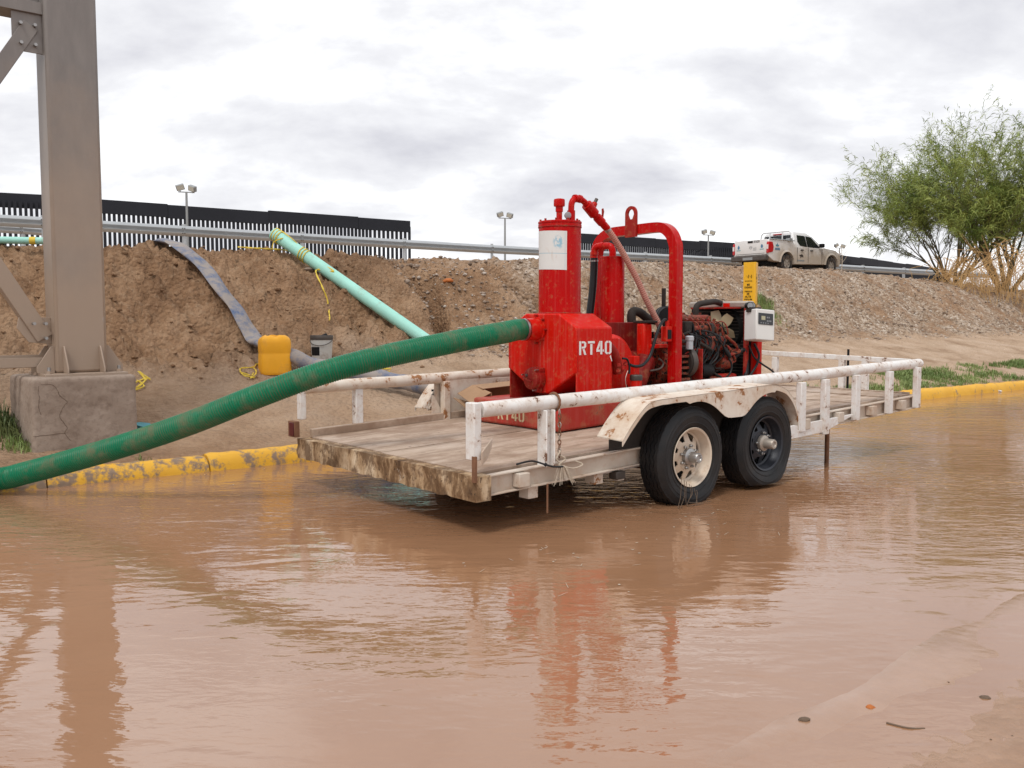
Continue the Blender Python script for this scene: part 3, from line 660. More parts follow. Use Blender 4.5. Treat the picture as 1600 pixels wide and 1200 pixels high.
# fenders: two joined arches with a skirt
def fender(t_out, t_in, sg, s_cut=0):
    prof = [(4.60, .555), (4.70, .665), (4.80, .755), (4.88, .803), (4.98, .822), (5.15, .829), (5.5, .838), (5.9, .85), (6.25, .865), (6.42, .862), (6.56, .835), (6.68, .765), (6.77, .64), (6.80, .50)]
    prof = [(max(a, a + (s_cut * (1 - (a - 4.62) / 1.0) if a < 5.62 else 0)), z) for a, z in prof]
    prof = [tuple(p[:2]) for p in spline([(a, b, 0) for a, b in prof], 9)]
    m = MB(); k = len(prof); th = .006
    top = [(a, t_out, z + .006 * float(pn(a * 5, 1))) for a, z in prof] + [(a, t_in, z + .008) for a, z in prof]
    bot = [(a, b, z - th) for a, b, z in top]; m.add(top + bot, [(i, i + 1, k + i + 1, k + i) for i in range(k - 1)] + [(2 * k + i, 2 * k + i + 1, 3 * k + i + 1, 3 * k + i) for i in range(k - 1)] + [(i, i + 1, 2 * k + i + 1, 2 * k + i) for i in range(k - 1)])
    ob = m.build('fender', 'white_rust', tr, angle=50)
    # outer skirt: strip below the top edge, deep between the wheels
    sk_ = MB(); lo = []
    for a, z in prof:
        d1 = .352 + sqrt(max(0, .425**2 - min(.425, abs(a - 5.43))**2)); d2 = .372 + sqrt(max(0, .425**2 - min(.425, abs(a - 6.40))**2))
        q_ = np.array([d1, d2, .625]) * 28; arch = float(np.log(np.exp(q_).sum())) / 28
        lo.append(min(z - .045 - .006 * float(pn(a * 9, 2)), arch + .006) if 5.30 < a < 6.45 else z - .042 - .006 * float(pn(a * 9, 2)))
    vs = [(a, t_out, z) for a, z in prof] + [(a, t_out, z) for (a, _), z in zip(prof, lo)]
    vs += [(a, t_out + sg * .007, z) for a, _, z in vs]
    fs = [(i, i + 1, k + i + 1, k + i) for i in range(k - 1)] + [(2 * k + i, 2 * k + i + 1, 3 * k + i + 1, 3 * k + i) for i in range(k - 1)] + [(k + i, k + i + 1, 3 * k + i + 1, 3 * k + i) for i in range(k - 1)] + [(0, k, 3 * k, 2 * k), (k - 1, 2 * k - 1, 4 * k - 1, 3 * k - 1)]
    sk_.add(vs, fs).build('skirt', 'white_rust', ob, angle=50)
    return ob
fender(4.275, 4.53, 1); ff = fender(7.245, 6.99, -1, .24)
MB().prism([(4.74, .44), (4.74, .60), (4.82, .73), (4.97, .795), (5.2, .808), (6.3, .835), (6.55, .79), (6.70, .66), (6.74, .44)], (0, 4.535, 0), (1, 0, 0), (0, 0, 1), (0, .01, 0)).build('fender_wall', 'dusty_shade_black', tr); MB().box(4.9, 6.79, 6.985, 6.995, .26, .80).build('fender_wall', 'white_mud', tr)  # near wall coloured dark to stand for shade under the fender
MB().prism([(4.84, .54), (4.86, .62), (4.90, .70), (4.96, .77), (5.05, .81), (5.3, .82), (5.3, .54)], (0, 7.02, 0), (1, 0, 0), (0, 0, 1), (0, .01, 0)).build('fender_end', 'white_rust', ff)
for k in range(7):
    x0 = 4.885 + .03 * (k % 3); z0 = .72 - .05 * (k // 3)
    MB().box(x0, x0 + random.uniform(.012, .024), 7.012, 7.018, z0, z0 + random.uniform(.008, .026)).build('print_mark', 'black', ff, angle=None)
# wheels
def tyre_mesh(R=.392, wd=.225, r_in=.222, flat=0):
    prof = [(r_in, -.09), (r_in + .012, -.100), (.262, -.1085), (.265, -.1125), (.270, -.1125), (.273, -.110), (.30, -.115), (.312, -.1155), (.315, -.119), (.319, -.119), (.322, -.116), (.340, -.1135), (.3425, -.1155), (.3465, -.1145), (.348, -.112), (.358, -.108), (.375, -.094), (R - .004, -.085)]
    tread = []
    for a, b in ((-.085, -.056), (-.048, -.018), (-.010, .022), (.030, .056), (.062, .085)):
        tread += [(R - .010, a - .001), (R, a), (R, b), (R - .010, b + .001)]
    prof = prof + tread + [(R - .004, .085), (.375, .094), (.358, .108), (.325, .116), (.28, .113), (r_in + .012, .100), (r_in, .09)]
    N = 120; vs = []; fs = []
    for i in range(N):
        a = 2 * pi * i / N
        for r, y in prof:
            zz = .006 * (1 if (i // 2) % 2 else -1) if r > R - .012 and abs(y) < .07 else 0
            rr = r - (.005 if r > R - .012 and abs(y) >= .06 and (i % 4 < 1) else 0)
            x, z = rr * cos(a), rr * sin(a); yy = y + zz
            if flat and z < -R + flat:
                k = (-R + flat) - z; z = -R + flat + k * .12; 
            if flat and z < -.16: yy *= 1 + .22 * smooth(.16, R - flat, -z)
            vs.append((x, yy, z))
    p = len(prof)
    for i in range(N):
        j = (i + 1) % N
        for k in range(p - 1): fs.append((i * p + k, j * p + k, j * p + k + 1, i * p + k + 1))
    return vs, fs
def wheel(s, t, z, matrim, flat, sg=1, roll=0, hub_long=.11, label=None):
    vs, fs = tyre_mesh(flat=flat)
    e = MB().add([(x + s, y * sg + t, zz + z) for x, y, zz in vs], fs).build('wheel', 'rubber', tr, angle=28)   # tyre carries rim, hub and nuts
    if label: e['label'] = label
    o = lambda y: t - sg * y                                                      # y outward from centre plane
    m = MB(); N = 48
    m.lathe([(.222, .098), (.231, .108), (.228, .112), (.214, .104), (.205, .06), (.196, .045), (.192, .0), (.192, -.09), (.222, -.098)], (s, t, z), (s, t - sg, z), N, caps=False)
    m.build('rim', matrim, e, angle=40)
    dm = MB(); yd = .03                                                           # spoked disc with eight openings
    rr = (.105, .120, .182, .196); Y = (.055, .050, .018, .03); seg = 64
    def pt(r, a, y): return (s + r * cos(a), o(y), z + r * sin(a))
    vs = []; fs = []
    for q in (0, .006):
        for r, y in zip(rr, Y):
            for i in range(seg):
                sh = {0: 1.3, 1: .6, 4: -.6, 5: -1.3}.get(i % 8, 0) if r == rr[1] else 0
                vs.append(pt(r, 2 * pi * (i + sh) / seg + roll, y - q))
    def id_(q, k, i): return q * 4 * seg + k * seg + i % seg
    for q in (0, 1):
        for i in range(seg):
            for k in (0, 1, 2):
                h = (i % 8)
                if k == 1 and h in (0, 1, 2, 3, 4): continue
                fs.append((id_(q, k, i), id_(q, k, i + 1), id_(q, k + 1, i + 1), id_(q, k + 1, i)))
    dm.add(vs, fs); dm.add([pt(.106, 2 * pi * i / seg, .056) for i in range(seg)], [tuple(range(seg))]); dm.build('rim_disc', matrim, e, angle=30)
    MB().lathe([(.19, -.04), (.001, -.04)], (s, t, z), (s, t - sg, z), 32, caps=False).build('drum', 'black', e)
    hub = MB().lathe([(.068, .05), (.066, .085), (.055, .092), (.043, .095), (.042, .05 + hub_long), (.036, .06 + hub_long), (.024, .06 + hub_long), (.020, .052 + hub_long)], (s, t, z), (s, t - sg, z), 28).build('hub', 'steel' if matrim == 'rim_white' else 'alu', e, angle=35)
    for i in range(8):
        a = 2 * pi * (i + .5) / 8 + roll
        if matrim != 'rim_white' and i in (2, 6): continue
        MB().lathe([(.0125, .05), (.0125, .073), (.008, .078), (.007, .088)], (s + .087 * cos(a), t, z + .087 * sin(a)), (s + .087 * cos(a), t - sg, z + .087 * sin(a)), 6).build('lug_nut', 'steel', e, angle=30)
wheel(5.43, 4.425, .352, 'rim_white', .03, roll=.1, label='wheel with cream painted rim and grey hub')
wheel(6.40, 4.425, .372, 'rim_black', .055, roll=.3, hub_long=.12, label='flat wheel with black rim and rusty hub')
wheel(5.43, 7.09, .352, 'rim_white', .03, -1); wheel(6.40, 7.09, .372, 'rim_black', .03, -1)
for s, z in ((5.43, .352), (6.40, .372)):
    MB().cyl((s, 4.55, z), (s, 6.97, z), .038, n=16).build('axle', 'dark_steel', tr)
for t in (4.72, 6.8):
    m = MB()
    for k in range(4): m.tube(spline([(5.0 + .06 * k, t, .30 + .012 * k), (5.43, t, .235 + .012 * k), (5.86 - .06 * k, t, .30 + .012 * k)], 5), .018, 4)
    m.build('leaf_spring', 'rust', tr)
MB().box(4.86, 4.93, 4.56, 4.66, .10 + .1, .36).build('spring_hanger', 'white_rust', tr, bevel=.005)
MB().box(4.80, 4.90, 4.52, 4.60, .22, .28).build('light_holder', 'dark_steel', tr, bevel=.008)
MB().cyl((7.98, 4.70, -.06), (7.98, 4.70, .48), .022, n=12).build('jack_leg', 'rust', tr)
MB().cyl((4.02, 4.42, .30), (4.02, 4.42, .10), .007, n=8).build('safety_pin_rod', 'rust', tr)
# debris: dirt heaps are part of the deck sheets; twigs caught on the front wheel
m = MB()
for k in range(7):
    x0 = 5.27 + .03 * k; m.tube(spline([(x0, 4.295, .22 - .02 * k), (x0 + random.uniform(-.03, .03), 4.28, .08), (x0 + random.uniform(-.09, .09), 4.26, .0 + random.uniform(0, .03)), (x0 + random.uniform(-.15, .15), 4.22, .012)], 4), .0022, 5)
tag(m.build('twig_tangle', 'clod', origin=(5.35, 4.28, 0), rz=ROT, world=W(5.35, 4.28, 0)), 'tangle of thin dry twigs caught under the cream rimmed wheel', 'twigs')

# chain and frayed rope on the near rail
ch = Root('steel_chain', 'short rusty chain hanging from the near trailer rail', 'chain', (4.17, 4.47, .40), ROT, W(4.17, 4.47, .40))
def link(c, a, L_=.034, w_=.011, r=.0038):
    pts = []
    for k in range(17):
        q = 2 * pi * k / 16; y = sin(q) * w_; z = cos(q) * L_ / 2 * 1.1
        pts.append((c[0] + y * cos(a), c[1] + y * sin(a), c[2] + z))
    return MB().tube(pts, r, 6, caps=False)
for k in range(11): link((4.19, 4.485, .77 - .030 * k), (k % 2) * pi / 2 + .4).build('chain_link', 'rust' if k % 3 else 'alu', ch, angle=60)
m = MB()
for k in range(26):
    a = 2 * pi * k / 24; m.v; 
pts = [(4.19 + .004 * (k % 2), TN - .005 + .061 * cos(2 * pi * k / 24), railz(4.19) + .061 * sin(2 * pi * k / 24)) for k in range(25)]
MB().tube(pts, .009, 7, caps=False).build('chain_loop', 'rust', ch)
m = MB()
for k in range(34):
    a = random.uniform(0, 2 * pi); q = random.uniform(.04, .13)
    m.tube(spline([(4.19, 4.47, .40), (4.19 + .3 * q * cos(a), 4.455 + .2 * q * sin(a), .385), (4.19 + q * cos(a) * .8, 4.44 + .4 * q * sin(a), .35 - q * .6)], 4), .0018, 4)
m.tube(spline([(4.19, 4.475, .47), (4.23, 4.47, .44), (4.17, 4.465, .41), (4.20, 4.46, .385)], 5), .008, 6)
m.tube(spline([(4.19, 4.475, .50), (4.15, 4.47, .45), (4.19, 4.465, .41)], 5), .006, 6)
m.tube(spline([(4.19, 4.465, .40), (4.30, 4.46, .37), (4.40, 4.47, .385), (4.36, 4.5, .41)], 5), .006, 6)
tag(m.build('frayed_rope', 'rope_pale', origin=(4.19, 4.47, .38), rz=ROT, world=W(4.19, 4.47, .38)), 'frayed pale rope end knotted at the bottom of the hanging chain', 'rope')
m = MB().tube(spline([(3.84, 4.53, .437), (3.95, 4.50, .452), (4.03, 4.45, .425), (4.10, 4.44, .405), (4.19, 4.45, .395)], 5), .007, 6)
m.ico((4.03, 4.45, .425), .015, 1)
tag(m.build('black_cable', 'black_hose', origin=(4.0, 4.47, .4), rz=ROT, world=W(4.0, 4.47, .4)), 'short knotted black cable tied round the near rail post', 'cable')

# ------------------------------------------------------------------ pump set on the trailer
pu = Root('pump_set', 'red diesel water pump set marked RT40 on the white trailer', 'pump', (6.5, 6.0, .47), ROT, W(6.5, 6.0, .47))
ZD = deck(6.5)
def B(name, mat, x0, x1, y0, y1, z0, z1, bev=.006, par=None): return MB().box(x0, x1, y0, y1, z0, z1).build(name, mat, par or pu, bevel=bev)
def Cy(name, mat, p0, p1, r, r1=None, n=24, par=None, bev=0): return MB().cyl(p0, p1, r, r1, n).build(name, mat, par or pu, bevel=bev)
def Tu(name, mat, pts, r, n=10, k=6, par=None): return MB().tube(spline(pts, k), r, n).build(name, mat, par or pu)
# skid, following the deck
m = MB(); a, b = 5.05, 8.02
m.add([(a, 5.42, deck(a) + .012), (b, 5.42, deck(b) + .012), (b, 6.58, deck(b) + .012), (a, 6.58, deck(a) + .012), (a, 5.42, .685), (b, 5.42, .72), (b, 6.58, .72), (a, 6.58, .685)], [(3, 2, 1, 0), (4, 5, 6, 7), (0, 1, 5, 4), (1, 2, 6, 5), (2, 3, 7, 6), (3, 0, 4, 7)])
skid = m.build('skid_tank', 'red_skid', pu, bevel=.022)
# hopper body: chamfered top, V bottom
hx = [(5.42, 1.336), (5.645, 1.457), (6.075, 1.457), (6.30, 1.336), (6.30, .955), (5.95, .758), (5.77, .758), (5.42, .955)]
hop = MB().prism([(p[0], p[1]) for p in hx], (5.255, 0, 0), (0, 1, 0), (0, 0, 1), (.435, 0, 0)).build('hopper', 'red', pu, bevel=.014)
B('support_plate', 'red', 5.258, 5.687, 5.4205, 5.4325, .69, .975, .003); B('support_plate', 'red_dull', 5.258, 5.687, 6.2875, 6.299, .69, .975, .003)
B('support_web', 'red_dull', 5.60, 5.612, 5.44, 6.28, .69, .90, .002)
fl = Cy('inlet_flange', 'red', (5.115, 5.915, 1.318), (5.257, 5.915, 1.318), .098, n=32)
hatch = MB().lathe([(.098, 0), (.104, .01), (.104, .06), (.094, .066), (.092, .095), (.08, .103), (.001, .106)], (5.255, 5.90, .885), (4.255, 5.90, .885), 32).build('clean_out_hatch', 'red_dull', pu)
for a in (0.3, 2.3, 4.3):
    c = (5.22, 5.90 + .108 * cos(a), .885 + .108 * sin(a)); MB().box(c[0] - .03, c[0] + .03, c[1] - .018, c[1] + .018, c[2] - .018, c[2] + .018).build('clamp_lug', 'red_dull', hatch, bevel=.005)
    MB().cyl((5.15, c[1], c[2]), (5.25, c[1], c[2]), .007, n=8).build('clamp_bolt', 'steel', hatch)
MB().cyl((5.14, 5.985, .895), (5.138, 5.86, .865), .008, n=8).build('handle_bar', 'red_dull', hatch)
MB().ico((5.148, 5.935, .915), .016, 1).build('plug', 'dark_steel', hatch)
# stencilled letters
GLY = {'R': [[(0, 0), (.17, 0), (.17, 1), (0, 1)], [(.21, 1), (.46, 1), (.6, .88), (.6, .6), (.48, .47), (.21, .47), (.21, .61), (.39, .61), (.43, .66), (.43, .82), (.39, .86), (.21, .86)], [(.29, .43), (.46, .43), (.62, 0), (.44, 0)]],
       'T': [[(0, .84), (.6, .84), (.6, 1), (0, 1)], [(.21, 0), (.39, 0), (.39, .79), (.21, .79)]],
       '4': [[(.35, 0), (.52, 0), (.52, 1), (.35, 1)], [(0, .20), (.31, .20), (.31, .36), (.17, .36), (.31, .66), (.31, 1), (.26, 1), (0, .38)], [(.555, .20), (.65, .20), (.65, .36), (.555, .36)]],
       '0': [[(.27, 1), (.14, 1), (0, .86), (0, .14), (.14, 0), (.27, 0), (.27, .15), (.20, .15), (.17, .19), (.17, .81), (.20, .85), (.27, .85)]]}
GLY['0'].append([(.6 - x, y) for x, y in reversed(GLY['0'][0])])
def letters(txt, o, u, v, nrm, w_, h_, gap, mat, par, smear=0):
    o, u, v = Vector(o), Vector(u), Vector(v)
    for i, c in enumerate(txt):
        for k, poly in enumerate(GLY[c]):
            MB().prism([((i * (w_ + gap)) + x / .62 * w_, y * h_) for x, y in poly], o + Vector(nrm) * .0012, u, v, Vector(nrm) * .0012).build('stencil_letter', mat, par, angle=None)
letters('RT40', (5.285, 5.42, 1.105), (1, 0, 0), (0, 0, 1), (0, -1, 0), .085, .115, .018, 'letter_white', hop)
letters('RT40', (5.05, 6.215, .515), (0, -1, 0), (0, 0, 1), (-1, 0, 0), .078, .105, .018, 'letter_cream', skid)
MB().prism([(0, 0), (.025, -.045), (.03, -.04), (.012, .012)], (5.655, 5.4185, 1.085), (1, 0, 0), (0, 0, 1), (0, -.001, 0)).build('paint_drip', 'letter_white', hop, angle=None)
# tall separator tank
T1 = (5.47, 5.86)
tk1 = MB().lathe([(.187, 1.455), (.187, 2.215), (.192, 2.22), (.192, 2.238), (.187, 2.24), (.187, 2.246), (.193, 2.248), (.193, 2.262), (.188, 2.266)], (T1[0], T1[1], 0), (T1[0], T1[1], 1), 48).build('separator_tank', 'red_tank', pu)
for i in range(10):
    a = 2 * pi * i / 10; p = (T1[0] + .172 * cos(a), T1[1] + .172 * sin(a)); MB().cyl((*p, 2.262), (*p, 2.284), .010, n=6).build('lid_bolt', 'red_dull', tk1)
m = MB(); na, nz = 24, 20; vs = []; uv = []
view_a = atan2(-T1[1] + 0, -T1[0] + 0)
for i in range(na + 1):
    for j in range(nz + 1):
        a = radians(-212 + 98 * i / na) ; z = 1.845 + .335 * j / nz
        r = .1885 + (.004 * max(0, i - na + 2) * max(0, (j - nz * .6) / nz) if i > na - 2 else 0)
        vs.append((T1[0] + r * cos(a), T1[1] + r * sin(a), z - .012 * i / na)); uv.append((i / na, j / nz, 0))
m.add(vs, [(i * (nz + 1) + j, (i + 1) * (nz + 1) + j, (i + 1) * (nz + 1) + j + 1, i * (nz + 1) + j + 1) for i in range(na) for j in range(nz)])
st_ = m.build('white_sticker', 'sticker', tk1); color_attr(st_, 'uvp', np.array(uv))
def ring_seam(z, r, par): MB().tube([(T1[0] + r * cos(2 * pi * k / 48), T1[1] + r * sin(2 * pi * k / 48), z + .0015 * (k % 2)) for k in range(49)], [.006 + .0012 * (k % 3) for k in range(49)], 6, caps=False).build('weld_seam', 'red_dull', par)
ring_seam(1.460, .189, tk1); ring_seam(2.214, .1875, tk1)
for y0, z0, z1 in ((5.419, .96, 1.33), (6.299, .96, 1.33)): MB().tube([(5.2555, y0 + .001 * (k % 2), z0 + (z1 - z0) * k / 30) for k in range(31)], [.0055 + .0012 * (k % 3) for k in range(31)], 6).build('weld_seam', 'red', hop)
MB().lathe([(.101, 0), (.112, .002), (.112, .014), (.101, .018)], (5.237, 5.915, 1.318), (5.237 + 1, 5.915, 1.318), 32, unit=False).build('flange_ring', 'red', fl)
for k in range(8): a = 2 * pi * k / 8; MB().cyl((5.225, 5.915 + .122 * cos(a), 1.318 + .122 * sin(a)), (5.254, 5.915 + .122 * cos(a), 1.318 + .122 * sin(a)), .010, n=6).build('flange_bolt', 'red_dull', fl)
# pipework on the lid
MB().lathe([(.026, 0), (.026, .085), (.033, .087), (.033, .13), (.048, .135), (.050, .145), (.050, .185), (.046, .197), (.02, .203)], (5.462, 5.86, 2.266), (5.462, 5.86, 3.266), 24).build('vent_cap', 'red_tank', pu)
g_ = MB().lathe([(.028, -.012), (.030, .0), (.030, .012), (.026, .014), (.001, .014)], (5.535, 5.83, 2.325), (5.20, 5.10, 2.325), 20, unit=False).build('pressure_gauge', 'dial', pu)
MB().cyl((5.535, 5.84, 2.26), (5.535, 5.84, 2.31), .010, n=8).build('gauge_stem', 'steel', g_)
rp = MB().tube(spline([(5.607, 5.86, 2.266), (5.607, 5.86, 2.38), (5.615, 5.86, 2.445), (5.65, 5.86, 2.482), (5.71, 5.86, 2.487), (5.765, 5.86, 2.468), (5.81, 5.86, 2.435)], 5), .028, 14).build('riser_pipe', 'red_tank', pu)
for p0, p1, r in (((5.607, 5.86, 2.29), (5.607, 5.86, 2.375), .036), ((5.645, 5.86, 2.484), (5.668, 5.86, 2.488), .036), ((5.70, 5.86, 2.488), (5.725, 5.86, 2.485), .036), ((5.80, 5.86, 2.443), (5.90, 5.86, 2.365), .050), ((5.935, 5.86, 2.34), (6.00, 5.86, 2.295), .042), ((5.90, 5.86, 2.365), (6.07, 5.86, 2.245), .034), ((6.02, 5.86, 2.28), (6.05, 5.86, 2.258), .035)):
    MB().cyl(p0, p1, r, n=16).build('pipe_fitting', 'red_tank', rp)
MB().cyl((5.87, 5.86, 2.40), (5.905, 5.86, 2.465), .026, n=14).build('branch', 'red_tank', rp); MB().cyl((5.90, 5.86, 2.46), (5.925, 5.855, 2.505), .016, n=12).build('drain_stub', 'dark_steel', rp)
MB().prism([(0, 0), (.014, 0), (.03, .075), (.018, .10), (.004, .09), (.006, .05)], (5.985, 5.855, 2.33), (.8, 0, -.3), (0, 0, 1), (0, -.014, 0)).build('valve_lever', 'red_dull', rp)
# clear corrugated hose from the valve down to the engine
def corr(path, r, pitch, amp, n=14):
    m = MB(); pts = [Vector(p) for p in path]; rr = []; pp = []; at = []
    L_ = [0]
    for a, b in zip(pts, pts[1:]): L_.append(L_[-1] + (b - a).length)
    N = int(L_[-1] / (pitch / 4)); x = np.linspace(0, L_[-1], N); P = np.stack([np.interp(x, L_, [p[i] for p in pts]) for i in range(3)], 1)
    for i in range(N):
        ph = (i % 4); q = (1, .4, -1, .4)[ph]; rr.append(r + amp * q); pp.append(P[i]); at += [1.0 if ph == 2 else 0.0] * n
    m.tube(pp, rr, n); return m, at
m, at = corr(spline([(6.06, 5.86, 2.25), (6.14, 5.85, 2.17), (6.27, 5.84, 2.02), (6.42, 5.81, 1.80), (6.54, 5.78, 1.58), (6.66, 5.76, 1.40), (6.71, 5.76, 1.33)], 10), .028, .020, .0030)
ho = m.build('clear_hose', 'hose_clear', pu, angle=70); float_attr(ho, 'ring', at)
MB().cyl((6.055, 5.86, 2.254), (6.085, 5.858, 2.228), .032, n=16).build('hose_clamp', 'steel', ho)
# second tank, box below it, black hose and return bend
B('valve_box', 'red_dark', 6.00, 6.54, 5.76, 6.30, .71, 1.378, .008)
tk2 = MB().lathe([(.116, 1.378), (.116, 1.985), (.119, 1.988), (.119, 2.0), (.112, 2.004)], (6.29, 6.0, 0), (6.29, 6.0, 1), 40).build('filter_tank', 'red_tank', pu)
bend = MB().tube(spline([(6.245, 6.2, 1.96), (6.245, 6.2, 2.06), (6.25, 6.17, 2.105), (6.27, 6.10, 2.11), (6.285, 6.03, 2.105), (6.29, 6.0, 2.06), (6.29, 6.0, 2.0)], 6), .033, 16).build('return_bend', 'red_tank', pu)
for c, dv in (((6.245, 6.2, 2.03), (0, 0, .03)), ((6.262, 6.125, 2.109), (.006, -.03, 0))): MB().cyl(c, Vector(c) + Vector(dv), .039, n=16).build('collar', 'red_tank', bend)
bh = Tu('black_suction_hose', 'black_hose', [(6.245, 6.2, 2.0), (6.24, 6.2, 1.85), (6.215, 6.195, 1.65), (6.18, 6.19, 1.46), (6.17, 6.18, 1.38)], .037, 16)
MB().cyl((6.245, 6.2, 1.965), (6.244, 6.2, 1.98), .040, n=16).build('hose_clamp', 'steel', bh)
# lifting arch with eye
ap = [(6.57, 5.455, .70), (6.57, 5.455, 1.5), (6.57, 5.455, 2.02), (6.57, 5.47, 2.12), (6.57, 5.515, 2.205), (6.57, 5.60, 2.262), (6.57, 5.72, 2.275), (6.57, 5.97, 2.272), (6.57, 6.25, 2.268), (6.57, 6.37, 2.235), (6.57, 6.45, 2.165), (6.57, 6.485, 2.07), (6.57, 6.49, 1.95), (6.57, 6.49, .72)]
pts = spline(ap, 5); m = MB(); vs = []; hw = .046
for i, p in enumerate(pts):
    d_ = (pts[min(i + 1, len(pts) - 1)] - pts[max(i - 1, 0)]).normalized(); x = Vector((1, 0, 0)); y = d_.cross(x).normalized()
    for a, b in ((-1, -1), (1, -1), (1, 1), (-1, 1)): vs.append(p + x * hw * a + y * hw * b)
k = len(pts); m.add(vs, [(i * 4 + j, i * 4 + (j + 1) % 4, (i + 1) * 4 + (j + 1) % 4, (i + 1) * 4 + j) for i in range(k - 1) for j in range(4)])
arch = m.build('lifting_arch', 'red_tank', pu, angle=40, bevel=.012)
m = MB(); n = 28; c = (6.52, 5.965, 2.385); vs = []
outer = [(.062 * cos(a), .095 * sin(a) if sin(a) > 0 else None) for a in np.linspace(0, pi, n)]
for sx in (6.500, 6.522):
    for i in range(n + 2):
        if i < n: a = pi * i / (n - 1); vs.append((sx, 5.965 + .072 * cos(a), 2.425 + .072 * sin(a)))
        elif i == n: vs.append((sx, 5.893, 2.20))
        else: vs.append((sx, 6.037, 2.20))
    for i in range(n + 2):
        a = pi * i / (n - 1) if i < n else (pi + pi * (i - n + 1) / 3); vs.append((sx, 5.965 + .042 * cos(a), 2.415 + .052 * sin(a)))
k = n + 2; fs = []
for q in (0, 2 * k):
    for i in range(k): fs.append((q + i, q + (i + 1) % k, q + k + (i + 1) % k, q + k + i))
for i in range(k): fs.append((i, (i + 1) % k, 2 * k + (i + 1) % k, 2 * k + i)); fs.append((k + i, k + (i + 1) % k, 3 * k + (i + 1) % k, 3 * k + i))
m.add(vs, fs).build('lifting_eye', 'red_dull', arch, angle=35)
# pump casing (volute) and bearing frame
MB().lathe([(.12, -.10), (.25, -.10), (.285, -.06), (.295, 0), (.285, .06), (.25, .10), (.12, .10)], (5.93, 5.72, .985), (5.93, 6.72, .985), 40, unit=False).build('volute', 'red', pu)
MB().tube(spline([(5.70, 5.52, 1.20), (5.80, 5.52, 1.12), (5.86, 5.53, 1.02), (5.88, 5.53, .92)], 6), .045, 14).build('bypass_pipe', 'red_dull', pu)
B('pump_foot', 'red', 6.03, 6.10, 5.47, 5.55, .70, 1.075)
gb = Cy('grease_pot', 'red', (6.02, 5.44, .71), (6.02, 5.44, .86), .052); MB().lathe([(.056, .86), (.058, .87), (.058, .90), (.05, .91)], (6.02, 5.44, 0), (6.02, 5.44, 1), 20).build('lid', 'dark_steel', gb)
B('stand_pipe', 'red', 6.30, 6.42, 5.60, 5.70, 1.06, 1.37, .02); B('stand_cap', 'dusty_shade_black', 6.30, 6.47, 5.58, 5.74, 1.372, 1.395)
Cy('bearing_housing', 'red_dark', (6.18, 5.78, .98), (6.52, 5.78, .98), .13); Cy('drive_cone', 'red_dark', (6.20, 5.62, .74), (6.36, 5.62, 1.05), .085)
B('bracket_plate', 'red', 6.38, 6.72, 5.58, 5.66, 1.135, 1.17); B('mount_rail', 'dusty_shade_black', 6.20, 7.9, 5.48, 5.55, .72, .78); B('mount_rail', 'dusty_shade_black', 6.20, 7.9, 6.2, 6.27, .72, .78)
Tu('ring_guard', 'dark_steel', [(6.30, 5.52, .93), (6.42, 5.50, .95), (6.46, 5.5, 1.0), (6.40, 5.5, 1.04)], .009)
mg = B('magnetic_box', 'red', 6.42, 6.50, 5.43, 5.50, 1.20, 1.34); B('window', 'black', 6.435, 6.485, 5.424, 5.43, 1.225, 1.31, 0.001, mg)
Cy('hydraulic_union', 'red', (6.46, 5.46, 1.34), (6.46, 5.46, 1.395), .018, n=10)
Tu('black_hydraulic_line', 'black_hose', [(6.45, 5.46, 1.40), (6.40, 5.45, 1.395), (6.33, 5.44, 1.34), (6.27, 5.44, 1.22), (6.21, 5.44, 1.08), (6.12, 5.44, 1.0), (6.02, 5.44, .985), (5.94, 5.44, 1.0)], .014)
Tu('black_thin_line', 'black_hose', [(5.85, 5.45, 1.06), (5.90, 5.44, 1.05), (5.93, 5.44, .99), (5.93, 5.44, .92)], .010)
m = MB()
for p in ((5.82, 5.46, 1.0), (5.86, 5.45, .96), (5.90, 5.46, 1.01), (5.80, 5.45, .95)): m.ico(p, .022, 1, .2)
m.build('valve_cluster', 'red_dull', pu); Tu('loose_wire', 'alu', [(5.90, 5.43, .95), (5.86, 5.42, .88), (5.88, 5.42, .80), (5.93, 5.42, .76)], .003, 5)
# engine
bell = MB().lathe([(.10, 0), (.215, .0), (.235, .03), (.24, .12), (.22, .20), (.17, .24)], (6.60, 5.80, .985), (7.60, 5.80, .985), 36, unit=False).build('bell_housing', 'engine_red', pu)
for i in range(12):
    a = 2 * pi * i / 12; MB().cyl((6.585, 5.80 + .20 * cos(a), .985 + .20 * sin(a)), (6.605, 5.80 + .20 * cos(a), .985 + .20 * sin(a)), .012, n=6).build('housing_bolt', 'engine_red', bell)
for i in range(5): MB().box(6.70 + .0, 6.86, 5.50 + .012 * (i % 2), 5.56, .82 + .055 * i, .845 + .055 * i).build('cooling_rib', 'engine_red', bell, bevel=.004)
MB().cyl((6.57, 5.74, 1.0), (6.61, 5.74, 1.0), .05, n=16).build('hub_cover', 'engine_red', bell)
fw = MB().lathe([(.03, 0), (.13, 0), (.145, .012), (.145, .03), (.132, .036), (.132, .05), (.147, .056), (.147, .075), (.13, .085), (.03, .09)], (6.84, 5.60, .995), (7.84, 5.60, .995), 40, unit=False).build('belt_pulley', 'dusty_shade_black', pu)
MB().lathe([(.150, .0), (.158, .01), (.158, .06), (.150, .07)], (6.85, 5.60, .995), (7.85, 5.60, .995), 40, caps=False, unit=False).build('belt_guard_ring', 'dark_steel', fw)
B('guard_plate', 'red_dull', 6.985, 7.00, 5.46, 5.72, .76, 1.12, .004)
eb = B('engine_block', 'engine_red', 7.0, 7.56, 5.66, 6.10, .80, 1.28, .015); B('oil_sump', 'red_dull', 7.02, 7.54, 5.68, 6.06, .70, .80, .02)
